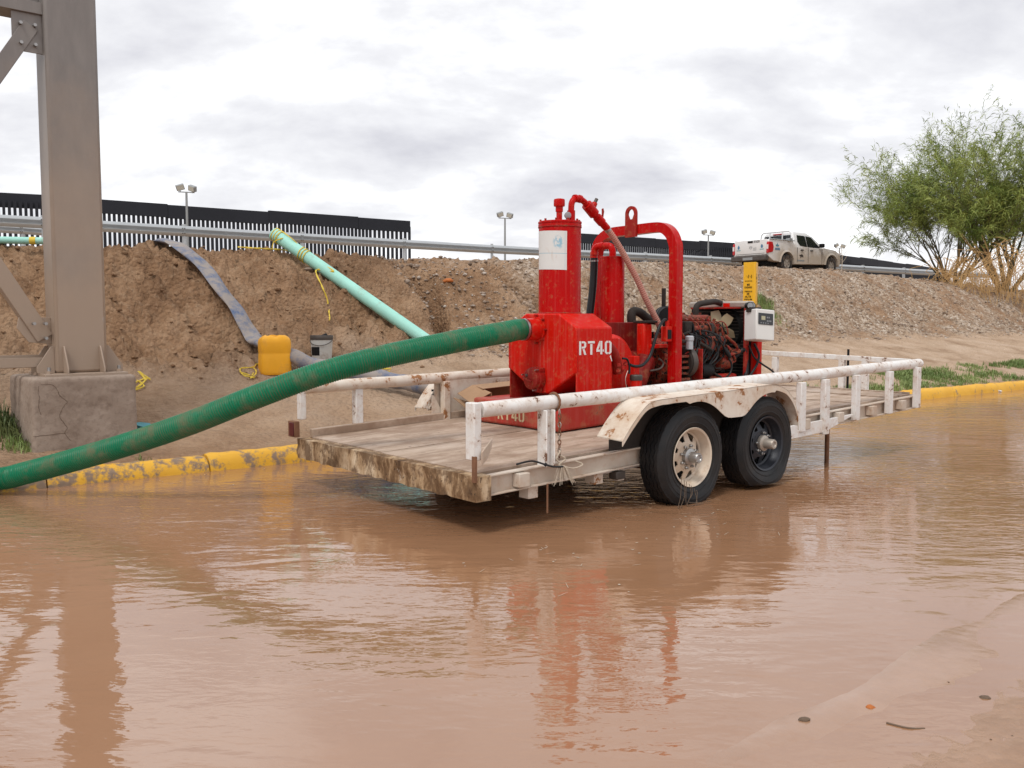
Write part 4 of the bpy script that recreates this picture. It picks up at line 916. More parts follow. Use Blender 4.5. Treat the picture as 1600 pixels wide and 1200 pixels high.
B('cylinder_head', 'engine_red', 6.99, 7.54, 5.68, 6.04, 1.28, 1.375, .01); vc = B('rocker_cover', 'engine_red', 7.0, 7.50, 5.74, 5.98, 1.375, 1.452, .03)
for i in range(4): MB().cyl((7.06 + .13 * i, 5.86, 1.452), (7.06 + .13 * i, 5.86, 1.475), .014, n=8).build('cover_nut', 'engine_red', vc)
for i in range(6):
    x = 7.03 + .088 * i
    pl = MB().tube(spline([(x, 5.70, 1.36), (x + .012, 5.61, 1.385), (x + .03, 5.565, 1.34), (x + .05, 5.555, 1.255)], 5), .0065, 6).build('injector_line', 'engine_red', pu)
    MB().cyl((x, 5.72, 1.34), (x, 5.69, 1.41), .017, n=8).build('injector', 'engine_red', pl)
B('injection_pump', 'engine_red', 7.16, 7.45, 5.53, 5.65, 1.10, 1.24, .015)
for i in range(5): Cy('pump_outlet', 'dark_steel', (7.19 + .055 * i, 5.57, 1.24), (7.19 + .055 * i, 5.57, 1.272), .013, n=8)
Tu('intake_manifold', 'engine_red', [(7.0, 5.66, 1.30), (7.2, 5.62, 1.315), (7.45, 5.63, 1.305)], .034)
flt = MB().lathe([(.036, 1.12), (.036, 1.20), (.043, 1.205), (.043, 1.24), (.03, 1.25)], (6.84, 5.50, 0), (6.84, 5.50, 1), 20).build('fuel_filter', 'glass_bowl', pu)
alt = MB().lathe([(.02, -.09), (.062, -.085), (.07, -.05), (.07, .05), (.062, .085), (.02, .09)], (7.15, 5.56, .90), (8.15, 5.56, .90), 22, unit=False).build('starter_motor', 'black', pu)
Cy('water_pump_body', 'engine_red', (7.40, 5.60, .98), (7.56, 5.60, .98), .082); Cy('oil_filter', 'engine_red', (7.22, 5.57, .80), (7.32, 5.50, .78), .05); B('side_tank', 'red_dull', 7.30, 7.62, 5.50, 5.62, .73, .86, .03)
for k in range(14):                                                              # wiring on the near side of the block
    x = 6.92 + .03 * k; z = 1.29 - .01 * (k % 5)
    Tu('cable', 'black_hose', [(x, 5.60, z), (x + random.uniform(0, .12), 5.53, z - .05), (x + random.uniform(.05, .2), 5.52, z - random.uniform(.1, .22)), (x + random.uniform(-.05, .15), 5.55, z - random.uniform(.25, .38))], random.choice((.005, .007, .009)), 6, 4)
for k in range(30):                                                              # oily hoses and pipes crowding the engine
    x, z = random.uniform(6.62, 7.6), random.uniform(.80, 1.42); y = random.uniform(5.50, 5.62)
    Tu('oily_pipe', random.choice(('black', 'dusty_shade_black', 'black_hose', 'engine_red')), [(x, y + .06, z), (x + random.uniform(-.08, .1), y, z - random.uniform(0, .08)), (x + random.uniform(-.14, .16), y, z - random.uniform(.05, .16)), (x + random.uniform(-.16, .18), y + .06, z - random.uniform(.05, .22))], random.choice((.006, .009, .013, .017)), 7, 4)
for k in range(10): x, z = random.uniform(6.66, 7.5), random.uniform(.80, 1.30); B('dark_casting', random.choice(('black', 'dusty_shade_black')), x, x + random.uniform(.05, .13), 5.60, 5.70, z, z + random.uniform(.04, .12), .012)
B('gap_shade_plate', 'black', 6.55, 7.7, 6.12, 6.14, .73, 1.28, .003)  # black sheet added behind the engine as painted shade in its gaps
for k in range(26):
    x, z = random.uniform(7.0, 7.55), random.uniform(.86, 1.36)
    if random.random() < .5: Cy('fitting', random.choice(('engine_red', 'dark_steel', 'engine_red')), (x, 5.67, z), (x, random.uniform(5.58, 5.64), z), random.uniform(.010, .030), n=9)
    else: B('boss', random.choice(('engine_red', 'engine_red', 'dusty_shade_black')), x, x + random.uniform(.03, .09), random.uniform(5.59, 5.63), 5.67, z, z + random.uniform(.025, .07), .006)
m = MB().lathe([(.0, 0), (.016, .01), (.024, .05), (.024, .10), (.012, .13)], (7.38, 5.50, 1.13), (7.45, 5.47, 1.02), 12, caps=False, unit=False); m.build('primer_bulb', 'black_hose', pu)
Tu('fuel_line', 'black_hose', [(7.05, 5.52, 1.30), (7.20, 5.50, 1.27), (7.32, 5.50, 1.18), (7.38, 5.50, 1.13)], .008); Tu('fuel_line', 'black_hose', [(7.43, 5.48, 1.02), (7.47, 5.47, .95), (7.44, 5.47, .86), (7.30, 5.47, .80), (7.1, 5.46, .79)], .010)
# exhaust, air cleaner
Tu('exhaust_elbow', 'dusty_shade_black', [(6.46, 5.9, 1.37), (6.455, 5.9, 1.45), (6.49, 5.9, 1.485), (6.58, 5.9, 1.47), (6.68, 5.9, 1.42), (6.80, 5.9, 1.395), (7.05, 5.92, 1.40)], .043, 16)
ac = MB().lathe([(.05, -.13), (.098, -.125), (.105, -.09), (.105, .09), (.098, .125), (.05, .13)], (6.98, 5.92, 1.43), (6.98 + .5, 6.6, 1.43), 28, unit=False).build('air_cleaner', 'black', pu)
for k in (-.05, .05):
    MB().lathe([(.108, k - .012), (.110, k - .008), (.110, k + .008), (.108, k + .012)], (6.98, 5.92, 1.43), (7.48, 6.6, 1.43), 28, unit=False).build('band', 'black_hose', ac)
Cy('exhaust_stub', 'dusty_shade_black', (7.02, 5.98, 1.40), (7.02, 5.98, 1.72), .022, n=14)
# fan, radiator
FC = Vector((7.66, 5.78, 1.30)); fan = Cy('fan_hub', 'alu', FC + Vector((-.05, 0, 0)), FC + Vector((.03, 0, 0)), .055)
for i in range(6):
    a = 2 * pi * i / 6 + .25; vs = []
    for q in range(7):
        r = .05 + .155 * q / 6; wd = .028 + .075 * sin(pi * (q + .8) / 8.2)
        for sg in (-1, 1):
            aa = a + sg * wd / max(r, .09) * .5; vs.append(FC + Vector((sg * .022, r * cos(aa), r * sin(aa))))
    k = len(vs); vs += [v + Vector((.004, 0, 0)) for v in vs]
    fs = [(2 * q, 2 * q + 1, 2 * q + 3, 2 * q + 2) for q in range(6)] + [(k + 2 * q, k + 2 * q + 2, k + 2 * q + 3, k + 2 * q + 1) for q in range(6)] + [(2 * q, 2 * q + 2, k + 2 * q + 2, k + 2 * q) for q in range(6)] + [(2 * q + 1, k + 2 * q + 1, k + 2 * q + 3, 2 * q + 3) for q in range(6)] + [(12, 13, k + 13, k + 12)]
    MB().add(vs, fs).build('fan_blade', 'fan', fan, angle=60)
rad = B('radiator_core', 'radiator', 7.76, 7.84, 5.50, 6.22, .74, 1.52, .006)
for i in range(22): MB().box(7.757, 7.7595, 5.52, 6.20, .77 + .034 * i, .775 + .034 * i).build('fin', 'dark_steel', rad, angle=None)
m = MB(); n = 40; vs = []
for sx in (7.70, 7.76):
    for i in range(n):
        a = 2 * pi * i / n; r = .225 if sx < 7.75 else .24; vs.append((sx, FC.y + r * cos(a), FC.z + r * sin(a)))
m.add(vs, [(i, (i + 1) % n, n + (i + 1) % n, n + i) for i in range(n)]).build('fan_shroud', 'radiator', rad)
MB().box(7.735, 7.86, 5.48, 6.24, 1.521, 1.595).build('top_tank', 'alu', rad, bevel=.02); MB().box(7.60, 7.735, 5.56, 6.1, 1.515, 1.53).build('cowl_plate', 'red_dull', rad, bevel=.003)
MB().cyl((7.80, 5.95, 1.595), (7.80, 5.95, 1.625), .032, n=18).build('filler_cap', 'alu', rad); MB().box(7.728, 7.734, 5.70, 5.78, 1.535, 1.575).build('name_plate', 'red', rad)
MB().box(7.70, 7.755, 5.47, 5.50, .76, 1.52).build('frame_rail', 'red_dull', rad, bevel=.004)
Tu('radiator_hose', 'dusty_shade_black', [(7.33, 5.82, 1.44), (7.335, 5.82, 1.52), (7.38, 5.82, 1.56), (7.50, 5.82, 1.578), (7.64, 5.82, 1.59), (7.74, 5.82, 1.575)], .031, 14)
Tu('lower_hose', 'black_hose', [(7.55, 5.55, .98), (7.64, 5.52, 1.05), (7.70, 5.49, 1.10), (7.745, 5.49, 1.0), (7.72, 5.47, .86), (7.62, 5.46, .77)], .02)
B('end_post', 'red', 7.84, 7.93, 5.43, 5.52, .715, 1.22, .01); Tu('battery_cable', 'black_hose', [(7.80, 5.44, 1.16), (7.83, 5.40, 1.05), (7.80, 5.40, .95), (7.72, 5.42, .84), (7.66, 5.44, .76)], .013)
Tu('battery_cable', 'black_hose', [(7.74, 5.46, 1.14), (7.78, 5.42, 1.02), (7.86, 5.38, .95), (8.0, 5.36, .88), (8.12, 5.36, .80)], .010)
# control panel
PC = Vector((7.74, 5.34, 1.345)); rm = Matrix.Rotation(radians(-14), 3, 'Z') @ Matrix.Rotation(radians(4), 3, 'Y') @ Matrix.Rotation(radians(-5), 3, 'X')
def pbox(name, mat, x0, x1, y0, y1, z0, z1, par, bev=.006):
    m = MB().box(x0, x1, y0, y1, z0, z1); m.v = [tuple(PC + rm @ Vector(q)) for q in m.v]; return m.build(name, mat, par, bevel=bev)
cp = pbox('control_panel', 'panel_white', -.12, .12, -.09, .09, -.155, .155, pu, .010)
scn = pbox('display', 'screen', -.095, .095, -.097, -.0905, .0, .115, cp, .004); pbox('lcd', 'lcd', -.06, -.01, -.099, -.0972, .045, .085, scn, .001)
for q in range(5): pbox('button', 'dial', .01 + .022 * (q % 3), .022 + .022 * (q % 3), -.0995, -.0972, .03 + .035 * (q // 3), .045 + .035 * (q // 3), scn, .001)
for q in range(4): pbox('button', 'dial', -.07 + .03 * q, -.058 + .03 * q, -.0995, -.0972, .010, .020, scn, .001)
for dx_, dy_ in ((-.10, .05), (.01, .10)):
    c = PC + Vector((dx_, dy_, .20)); g = MB().lathe([(.034, -.045), (.036, .0), (.036, .012), (.031, .014)], c, c + Vector((-.45, -.85, 0)), 20, unit=False).build('dial_gauge', 'black', pu)
    MB().lathe([(.030, .0145), (.0005, .0145)], c, c + Vector((-.45, -.85, 0)), 20, caps=False, unit=False).build('dial_face', 'dial', g)
B('gauge_bracket', 'dusty_shade_black', 7.62, 7.80, 5.36, 5.42, 1.48, 1.53)

# cardboard box behind the hopper
cbx = Root('cardboard_box', 'open brown cardboard box lying between the hopper and the far rail', 'box', (5.45, 6.72, .47), ROT, W(5.45, 6.72, .47))
def panel(p, name='box_wall'):
    p = [Vector(q) for q in p]; nrm = (p[1] - p[0]).cross(p[3] - p[0]).normalized() * .005
    MB().add(p + [q + nrm for q in p], [(3, 2, 1, 0), (4, 5, 6, 7), (0, 1, 5, 4), (1, 2, 6, 5), (2, 3, 7, 6), (3, 0, 4, 7)]).build(name, 'cardboard', cbx, angle=None)
panel([(5.25, 6.55, .50), (5.75, 6.55, .52), (5.75, 6.86, .56), (5.25, 6.86, .54)]); panel([(5.25, 6.86, .54), (5.75, 6.86, .56), (5.72, 6.80, .80), (5.22, 6.80, .78)])
panel([(5.25, 6.55, .50), (5.25, 6.86, .54), (5.22, 6.80, .78), (5.22, 6.52, .72)]); panel([(5.22, 6.80, .78), (5.72, 6.80, .80), (5.70, 6.62, .775), (5.20, 6.62, .755)], 'box_flap')
panel([(5.22, 6.52, .72), (5.22, 6.80, .78), (5.08, 6.86, .70), (5.06, 6.62, .62)], 'box_flap'); panel([(5.10, 6.58, .485), (5.24, 6.56, .50), (5.24, 6.84, .60), (5.04, 6.88, .66)], 'box_flap')

# ------------------------------------------------------------------ concrete pedestal and steel column
PS0, PS1, PT0, PT1, PZ = 1.90, 2.84, 9.16, 10.12, .865
m = MB(); n = 26; bmv = []
def ped_face(o, u, v, nu, nv):
    vs = []; o, u, v = Vector(o), Vector(u), Vector(v); nrm = u.cross(v).normalized()
    for i in range(nu + 1):
        for j in range(nv + 1):
            a, b = i / nu, j / nv; p = o + u * a + v * b
            e = min(a, 1 - a) * u.length; f = min(b, 1 - b) * v.length; rd = .035
            k = 0
            q = (p.x * 3.1 + p.y * 2.7, p.z * 3 + p.x)
            vs.append(p + nrm * (.010 * float(fbm(np.array(q[0]), np.array(q[1]), 4))))
    return vs, [(i * (nv + 1) + j, (i + 1) * (nv + 1) + j, (i + 1) * (nv + 1) + j + 1, i * (nv + 1) + j + 1) for i in range(nu) for j in range(nv)]
bm = bmesh.new(); bmesh.ops.create_cube(bm, size=1)
for v in bm.verts: v.co = Vector((PS0 + (v.co.x + .5) * (PS1 - PS0), PT0 + (v.co.y + .5) * (PT1 - PT0), -.1 + (v.co.z + .5) * (PZ + .1)))
bmesh.ops.bevel(bm, geom=list(bm.edges), offset=.035, segments=3, affect='EDGES', profile=.5)
bmesh.ops.subdivide_edges(bm, edges=[e for e in bm.edges if e.calc_length() > .3], cuts=40, use_grid_fill=True)
CR = [[(1.985, .80), (2.08, .795), (2.12, .74), (2.14, .69), (2.20, .63), (2.175, .60), (2.13, .50), (2.16, .44), (2.19, .38), (2.17, .33), (2.22, .26)], [(1.90, .325), (2.05, .33), (2.17, .335)]]
for v in bm.verts:
    p = v.co; d_ = .010 * float(fbm(np.array(p.x * 4 + p.y * 3), np.array(p.z * 4), 4)) + (.006 * float(pn(p.x * 20 + p.y * 17, p.z * 20)))
    if p.y < PT0 + .003:
        q = min(float(seg_dist(np.array([p.x]), np.array([p.z]), c)[0]) for c in CR)
        if q < .012: d_ += .004 * (1 - q / .012)
    c = Vector(((PS0 + PS1) / 2, (PT0 + PT1) / 2, p.z)); dirv = (c - p).normalized(); v.co = p + dirv * d_
    if p.z > PZ - .05: v.co.z -= .02 * abs(float(pn(p.x * 5, p.y * 5)))
pm = MB(); bm.verts.index_update(); pm.add([v.co for v in bm.verts], [tuple(q.index for q in f.verts) for f in bm.faces]); bm.free()
ped = pm.build('concrete_pedestal', 'concrete', origin=(2.37, 9.64, 0), rz=ROT, world=W(2.37, 9.64, 0), angle=50)
tag(ped, 'cracked mud stained concrete block under the steel column', 'pedestal')
# thin dark cracks that follow the worn surface
def ped_t(x, z):
    d_ = .010 * float(fbm(np.array(x * 4 + PT0 * 3), np.array(z * 4), 4)) + .006 * float(pn(x * 20 + PT0 * 17, z * 20))
    c = Vector(((PS0 + PS1) / 2 - x, (PT1 - PT0) / 2, 0)).normalized(); return PT0 + c.y * d_
for c in CR + [[(1.965, .79), (1.955, .74), (1.965, .68), (1.955, .60), (1.975, .52)]]:
    P = spline([(a, 0, z) for a, z in c], 7); P = [(p.x + .006 * float(pn(p.z * 40, p.x * 40)), 0, p.z + .006 * float(pn(p.x * 37, p.z * 41 + 5))) for p in P]
    MB().tube([(x, ped_t(x, z) + .0005, z) for x, _, z in P], [.0016 + .0028 * abs(float(pn(k * .31, c[0][0] * 9))) for k in range(len(P))], 5).build('crack', 'clod', ped, angle=None)
cl = Root('steel_column', 'tall mud stained steel column bolted on the cracked concrete block', 'column', (2.37, 9.64, PZ), ROT, W(2.37, 9.64, PZ))
C0, C1, E0, E1 = 2.185, 2.655, 9.44, 9.82
MB().box(C0, C1, E0, E1, PZ + .02, 7.2).build('shaft', 'column_steel', cl, bevel=.03)
MB().box(C0 - .14, C1 + .14, E0 - .17, E1 + .14, PZ - .03, PZ + .022).build('base_plate', 'column_steel', cl, bevel=.004)
for x_ in (C0 + .06, C1 - .08): MB().prism([(0, 0), (-.16, 0), (-.16, .05), (-.03, .26), (0, .26)], (x_, E0, PZ + .022), (0, 1, 0), (0, 0, 1), (.014, 0, 0)).build('gusset_plate', 'column_steel', cl, bevel=.003)
for sg, x_ in ((-1, C0), (1, C1)):
    for y_ in (E0 + .06, E1 - .08): MB().prism([(0, 0), (sg * .16, 0), (sg * .16, .06), (sg * .03, .26), (0, .26)], (x_, y_, PZ + .022), (1, 0, 0), (0, 0, 1), (0, .014, 0)).build('gusset_plate', 'column_steel', cl, bevel=.003)
for x_, y_ in ((C0 - .09, E0 - .10), (C1 + .09, E0 - .05), (C0 - .09, E1 + .09), (C1 + .09, E1 + .09)):
    b_ = MB().cyl((x_, y_, PZ + .022), (x_, y_, PZ + .085), .017, n=10).build('anchor_bolt', 'steel', cl); MB().cyl((x_, y_, PZ + .0225), (x_, y_, PZ + .05), .032, n=6).build('nut', 'column_steel', b_)
for x0, z0 in ((C0 - .07, 3.98), (C0 - .07, 4.16), (C0 - .19, 3.98), (C0 - .19, 4.16), (C0 - .07, PZ + .36), (C0 - .07, PZ + .50), (C0 - .17, PZ + .50)):
    MB().cyl((x0, E0 + .03, z0), (x0, E0 + .10, z0), .016, n=6).build('gusset_bolt', 'steel', cl)
# bracing to the next column, out of frame on the left
def ang(p0, p1, w_, name='brace'):
    p0 = Vector(p0); p1 = Vector(p1); d_ = (p1 - p0).normalized(); up = Vector((0, 0, 1)); y = d_.cross(up).normalized(); z = y.cross(d_)
    m = MB(); m.bar(p0, p1, .008, w_); m.bar(p0 + z * (-w_ / 2) + y * w_ * .45, p1 + z * (-w_ / 2) + y * w_ * .45, w_ * .9, .008)
    return m.build(name, 'column_steel', cl, bevel=.002)
BY = E0 + .10
ang((C0, BY, PZ + .13), (-1.8, BY, PZ + .11), .09); ang((C0, E1 - .08, PZ + .15), (-1.8, E1 - .08, PZ + .15), .09)
MB().prism([(0, 0), (-.20, .02), (-.30, .16), (-.28, .26), (0, .26)], (C0, BY + .06, PZ + .30), (1, 0, 0), (0, 0, 1), (0, .014, 0)).build('gusset_plate', 'column_steel', cl, bevel=.003)
ang((C0 - .06, BY + .04, PZ + .36), (C0 - 1.3, BY + .04, PZ + 2.5), .15); 
MB().box(-2.2, C0, BY - .05, BY + .25, 4.27, 4.38).build('girder', 'column_steel', cl, bevel=.004); MB().box(-2.2, C0, BY + .09, BY + .11, 4.38, 4.8).build('girder_web', 'column_steel', cl, bevel=.004)
MB().prism([(0, 0), (-.26, .0), (-.26, .36), (0, .36)], (C0, BY - .02, 3.91), (1, 0, 0), (0, 0, 1), (0, .014, 0)).build('gusset_plate', 'column_steel', cl, bevel=.003)
ang((C0 - .10, BY - .03, 4.16), (C0 - 1.3, BY - .03, 2.2), .14)

# ------------------------------------------------------------------ green suction hose
gp = [W(5.16, 5.915, 1.318), W(5.05, 5.915, 1.318)] + [atY(*q) for q in [(790, 519, 7.42), (740, 528, 7.25), (690, 538, 7.1), (600, 557, 6.88), (500, 584, 6.72), (400, 620, 6.66), (300, 660, 6.72), (200, 694, 6.85), (100, 723, 7.0), (40, 739, 7.08), (0, 748, 7.12)]] + [Vector((-4.5, 7.0, .12)), Vector((-5.2, 6.9, .09)), Vector((-6.4, 7.0, .07))]
m, at = corr(spline(gp, 8), .089, .019, .0026, 26); gh = m.build('green_hose', 'hose_green', origin=(-2, 6.8, 0), angle=70); float_attr(gh, 'ring', at)
tag(gh, 'thick ribbed green suction hose running from the pump down into the water', 'hose')
e0 = W(5.125, 5.915, 1.318); e1 = W(5.145, 5.915, 1.318); MB().cyl(W(5.078, 5.915, 1.318), W(5.10, 5.915, 1.318), .0965, n=30).build('hose_clamp', 'steel', gh)

# ------------------------------------------------------------------ blue lay-flat hose
def crest(u, v, d=0): return hit(u, v)
bp_px = [(264, 388), (330, 458), (382, 522), (398, 546)]
bp = [hit(u, v) for u, v in bp_px]
back = bp[0] + (bp[0] - bp[1]).normalized() * .5; back.z = gxy(back.x, back.y)
bp = [Vector((back.x - .3, back.y + 1.2, gxy(back.x - .3, back.y + 1.2)))] + [back] + bp
tail = [hit(u, v) for u, v in [(425, 570), (470, 588), (520, 597), (575, 606), (625, 616), (670, 626), (720, 636)]]
pts = spline([p + Vector((0, 0, .04)) for p in bp + tail], 8)
for _ in range(40): pts = [pts[0]] + [(pts[i - 1] + pts[i] * 2 + pts[i + 1]) / 4 for i in range(1, len(pts) - 1)] + [pts[-1]]
pts = [Vector((p.x, p.y, max(p.z, max(gxy(p.x + a_, p.y + b_) for a_, b_ in ((0, 0), (.15, 0), (-.15, 0), (0, .15), (0, -.15))) + .045))) for p in pts]
for _ in range(10): pts = [pts[0]] + [(pts[i - 1] + pts[i] * 2 + pts[i + 1]) / 4 for i in range(1, len(pts) - 1)] + [pts[-1]]; m = MB(); vs = []; k = 16
for i, p in enumerate(pts):
    f = smooth(34, 56, np.array(i * 1.0)); wv = .130 * (1 - f) + .105 * f; hv = .028 * (1 - f) + .098 * f
    wv *= 1 + .02 * sin(i * .37)
    d_ = (pts[min(i + 1, len(pts) - 1)] - pts[max(i - 1, 0)]).normalized(); x = d_.cross(Vector((0, 0, 1))).normalized(); z = x.cross(d_)
    for q in range(k):
        a = 2 * pi * q / k; vs.append(p + x * (wv * cos(a)) + z * (hv * (sin(a) + (.9 if f > .3 else .6)) + .010 * sin(a * 2 + i * .9) + .006 * sin(i * .6) * abs(cos(a))))
m.add(vs, [(i * k + q, i * k + (q + 1) % k, (i + 1) * k + (q + 1) % k, (i + 1) * k + q) for i in range(len(pts) - 1) for q in range(k)] + [tuple(reversed(range(k))), tuple((len(pts) - 1) * k + q for q in range(k))])
tag(m.build('lay_flat_hose', 'hose_blue', origin=bp[2], angle=70), 'muddy blue lay-flat hose coming down the embankment towards the trailer', 'hose')

# ------------------------------------------------------------------ mint pipe and ropes
b0 = hit(672, 546) + Vector((0, 0, .10)); b1 = hit(520, 438) + Vector((0, 0, .11)); dv = b1 - b0
r_ = ray(436, 371); Yt = b0.y + (b1.y - b0.y) * 1.72; top = atY(436, 371, Yt)
mp_ = MB(); ax = (top - b0).normalized()
mp_.lathe([(.088, .02), (.098, .02), (.098, (top - b0).length), (.105, (top - b0).length), (.105, (top - b0).length + .12), (.092, (top - b0).length + .12), (.092, (top - b0).length + .02)], b0, b0 + ax, 24, caps=False, unit=False)
mint = mp_.build('mint_pipe', 'pipe_mint', origin=b0); tag(mint, 'long mint green plastic pipe leaning up the embankment slope', 'pipe')
def rope(pts, r, name, lab, n=6, strands=2, mat='yellow_rope'):
    m = MB(); P = spline(pts, n)
    for q in range(strands):
        m.tube([p + Vector((r * .8 * sin(i * .9 + q * pi), 0, r * .8 * cos(i * .9 + q * pi))) for i, p in enumerate(P)], r, 5)
    o = m.build(name, mat, origin=pts[0]); tag(o, lab, 'rope'); return o
pl = lambda f: b0 + (top - b0) * f
x_, y_, _ = frame_for(ax)
loops = []
for f0 in (.985, .80):
    for q in range(40):
        a = 2 * pi * q / 14; loops.append(pl(f0 + .0012 * q) + (x_ * cos(a) + y_ * sin(a)) * .106)
    loops.append(pl(f0 - .03) + Vector((0, 0, .125)))
e_ = pl(.985)
rope([e_ + Vector((-.12, -.1, -.18)), e_ + Vector((-.10, -.1, -.06)), e_ + Vector((.05, -.12, .0))] + loops[:40] + [pl(.90) + Vector((0, -.05, .13))] + loops[41:81], .006, 'yellow_rope', 'yellow rope wrapped round the upper end of the mint pipe', 2)
rope([pl(.66) + Vector((-.08, -.02, .12)), pl(.62) + Vector((0, -.08, .07))] + [hit(u, v) + Vector((0, 0, .03)) for u, v in ((494, 425), (503, 450), (511, 470), (514, 490), (515, 503))], .008, 'yellow_rope', 'yellow rope hanging from the mint pipe down the bank')
cz = [hit(u, v) + Vector((0, 0, .05)) for u, v in ((372, 391), (400, 393), (425, 394), (450, 396))]
rope(cz, .008, 'yellow_rope', 'yellow rope lying along the embankment crest beside the pipe end')
for u, v, w_, lab in ((580, 581, .30, 'heap of yellow rope on the sand behind the green hose'), (388, 577, .16, 'small heap of yellow rope beside the orange plastic can'), (212, 603, .1, 'bit of yellow rope beside the concrete block')):
    c = hit(u, v); P = []
    for _ in range(12):
        x0 = c.x + random.uniform(-w_, w_); y0 = c.y + random.uniform(-.3, .3); P.append(Vector((x0, y0, gxy(x0, y0) + .03)))
    rope(P, .006, 'yellow_rope', lab, 5)
lp = hit(20, 384); yy = lp.y
lpipe = MB().cyl(Vector((lp.x - 2.4, lp.y - .6, lp.z + .07)), Vector((lp.x + .42, lp.y + .1, lp.z + .07)), .046, n=22).build('mint_pipe', 'pipe_mint', origin=lp)
tag(lpipe, 'mint green pipe lying on the crest left of the steel column', 'pipe')
MB().cyl(Vector((lp.x + .20, lp.y + .045, lp.z + .07)), Vector((lp.x + .27, lp.y + .062, lp.z + .07)), .050, n=22).build('yellow_band', 'yellow_rope', lpipe)

# ------------------------------------------------------------------ orange plastic can and bucket
cp_ = hit(428, 583); sc_ = cp_.y / FPX; wd = 55 * sc_; hg = 62 * sc_
m = MB(); n = 40; vs = []; lev = [(0, .93), (.02, .97), (.08, 1), (.30, .985), (.5, .975), (.52, .96), (.56, .96), (.58, .975), (.80, .99), (.88, .96), (.95, .86), (.985, .72), (1.0, .60)]
for h, r in lev:
    for q in range(n):
        a = 2 * pi * q / n; c, s_ = cos(a), sin(a); sq = 1 / (abs(c)**5 + abs(s_)**5)**.2
        nick = 0
        if h > .9: nick = -.03 * max(0, sin(3 * a + .6)) - .02 * max(0, sin(7 * a))
        vs.append((wd * .43 * r * sq * c, wd * .36 * r * sq * s_, hg * (h + nick)))
k = len(lev); m.add(vs, [(i * n + q, i * n + (q + 1) % n, (i + 1) * n + (q + 1) % n, (i + 1) * n + q) for i in range(k - 1) for q in range(n)] + [tuple(reversed(range(n)))])
inner = [(x * .93, y * .93, z - .006) for x, y, z in vs[(k - 1) * n:]]
m.add(vs[(k - 1) * n:] + inner + [(x * .9, y * .9, hg * .80) for x, y, z in inner], [(q, (q + 1) % n, n + (q + 1) % n, n + q) for q in range(n)] + [(n + q, n + (q + 1) % n, 2 * n + (q + 1) % n, 2 * n + q) for q in range(n)] + [tuple(2 * n + q for q in range(n))])
can = m.build('plastic_can', 'plastic_orange', origin=(0, 0, 0), rz=.5, world=cp_ + Vector((0, .05, -.02)), angle=45); tag(can, 'orange plastic can with a cut open top on the sandy verge', 'can')
bp2 = hit(503, 566); r0 = 17.5 * bp2.y / FPX; hb = 44 * bp2.y / FPX
bk = Root('paint_bucket', 'dirty grey paint bucket with a lid at the foot of the bank', 'bucket', bp2)
MB().lathe([(r0 * .84, 0), (r0 * .86, .01), (r0 * .97, hb * .82), (r0 * .97, hb * .86)], bp2, bp2 + Vector((0, 0, 1)), 32, unit=False).build('pail', 'bucket_paint', bk)
MB().lathe([(r0 * 1.0, hb * .80), (r0 * 1.02, hb * .82), (r0 * 1.02, hb * .93), (r0 * .99, hb * .96), (r0 * .92, hb * .96), (r0 * .9, hb * .9), (.001, hb * .9)], bp2, bp2 + Vector((0, 0, 1)), 32, caps=False, unit=False).build('rim', 'dark_steel', bk)
MB().cyl(bp2 + Vector((r0 * .1, -r0 * .3, hb * .9)), bp2 + Vector((r0 * .5, -r0 * .1, hb * .97)), .03, n=10).build('lid_scrap', 'black', bk)
MB().tube([bp2 + Vector((-r0 * 1.0 * cos(q), -r0 * (1.0 * abs(sin(q)) + .03), hb * .82 - r0 * .55 * sin(q))) for q in np.linspace(0, pi, 18)], .005, 6).build('handle', 'dark_steel', bk)
m = MB(); vs = []
for i in range(9):
    a = radians(-150 + 60 * i / 8)
    for z in (.25, .55): vs.append(bp2 + Vector((r0 * (.86 + .134 * z + .006) * cos(a), r0 * (.86 + .134 * z + .006) * sin(a), hb * z)))
m.add(vs, [(2 * i, 2 * i + 2, 2 * i + 3, 2 * i + 1) for i in range(8)]).build('label_patch', 'black', bk)

# ------------------------------------------------------------------ yellow marker post
mq = atY(1171, 572, 12.6); mb_ = Vector((mq.x, mq.y, gxy(mq.x, mq.y) - .05))
zt = atY(1171, 410, 12.6).z; mk = Root('marker_post', 'yellow three sided marker post standing behind the pump control panel', 'post', mb_)
hw = .105; A, B_, Cc = (-hw, .02), (.035, -.09), (hw, .05)
tri = [(-hw + .012, .03), (-hw, .018), (.02, -.088), (.045, -.088), (hw, .04), (hw - .01, .055)]
MB().prism(tri, mb_, (1, 0, 0), (0, 1, 0), (0, 0, zt - mb_.z)).build('shaft', 'marker_yellow', mk, bevel=.004)
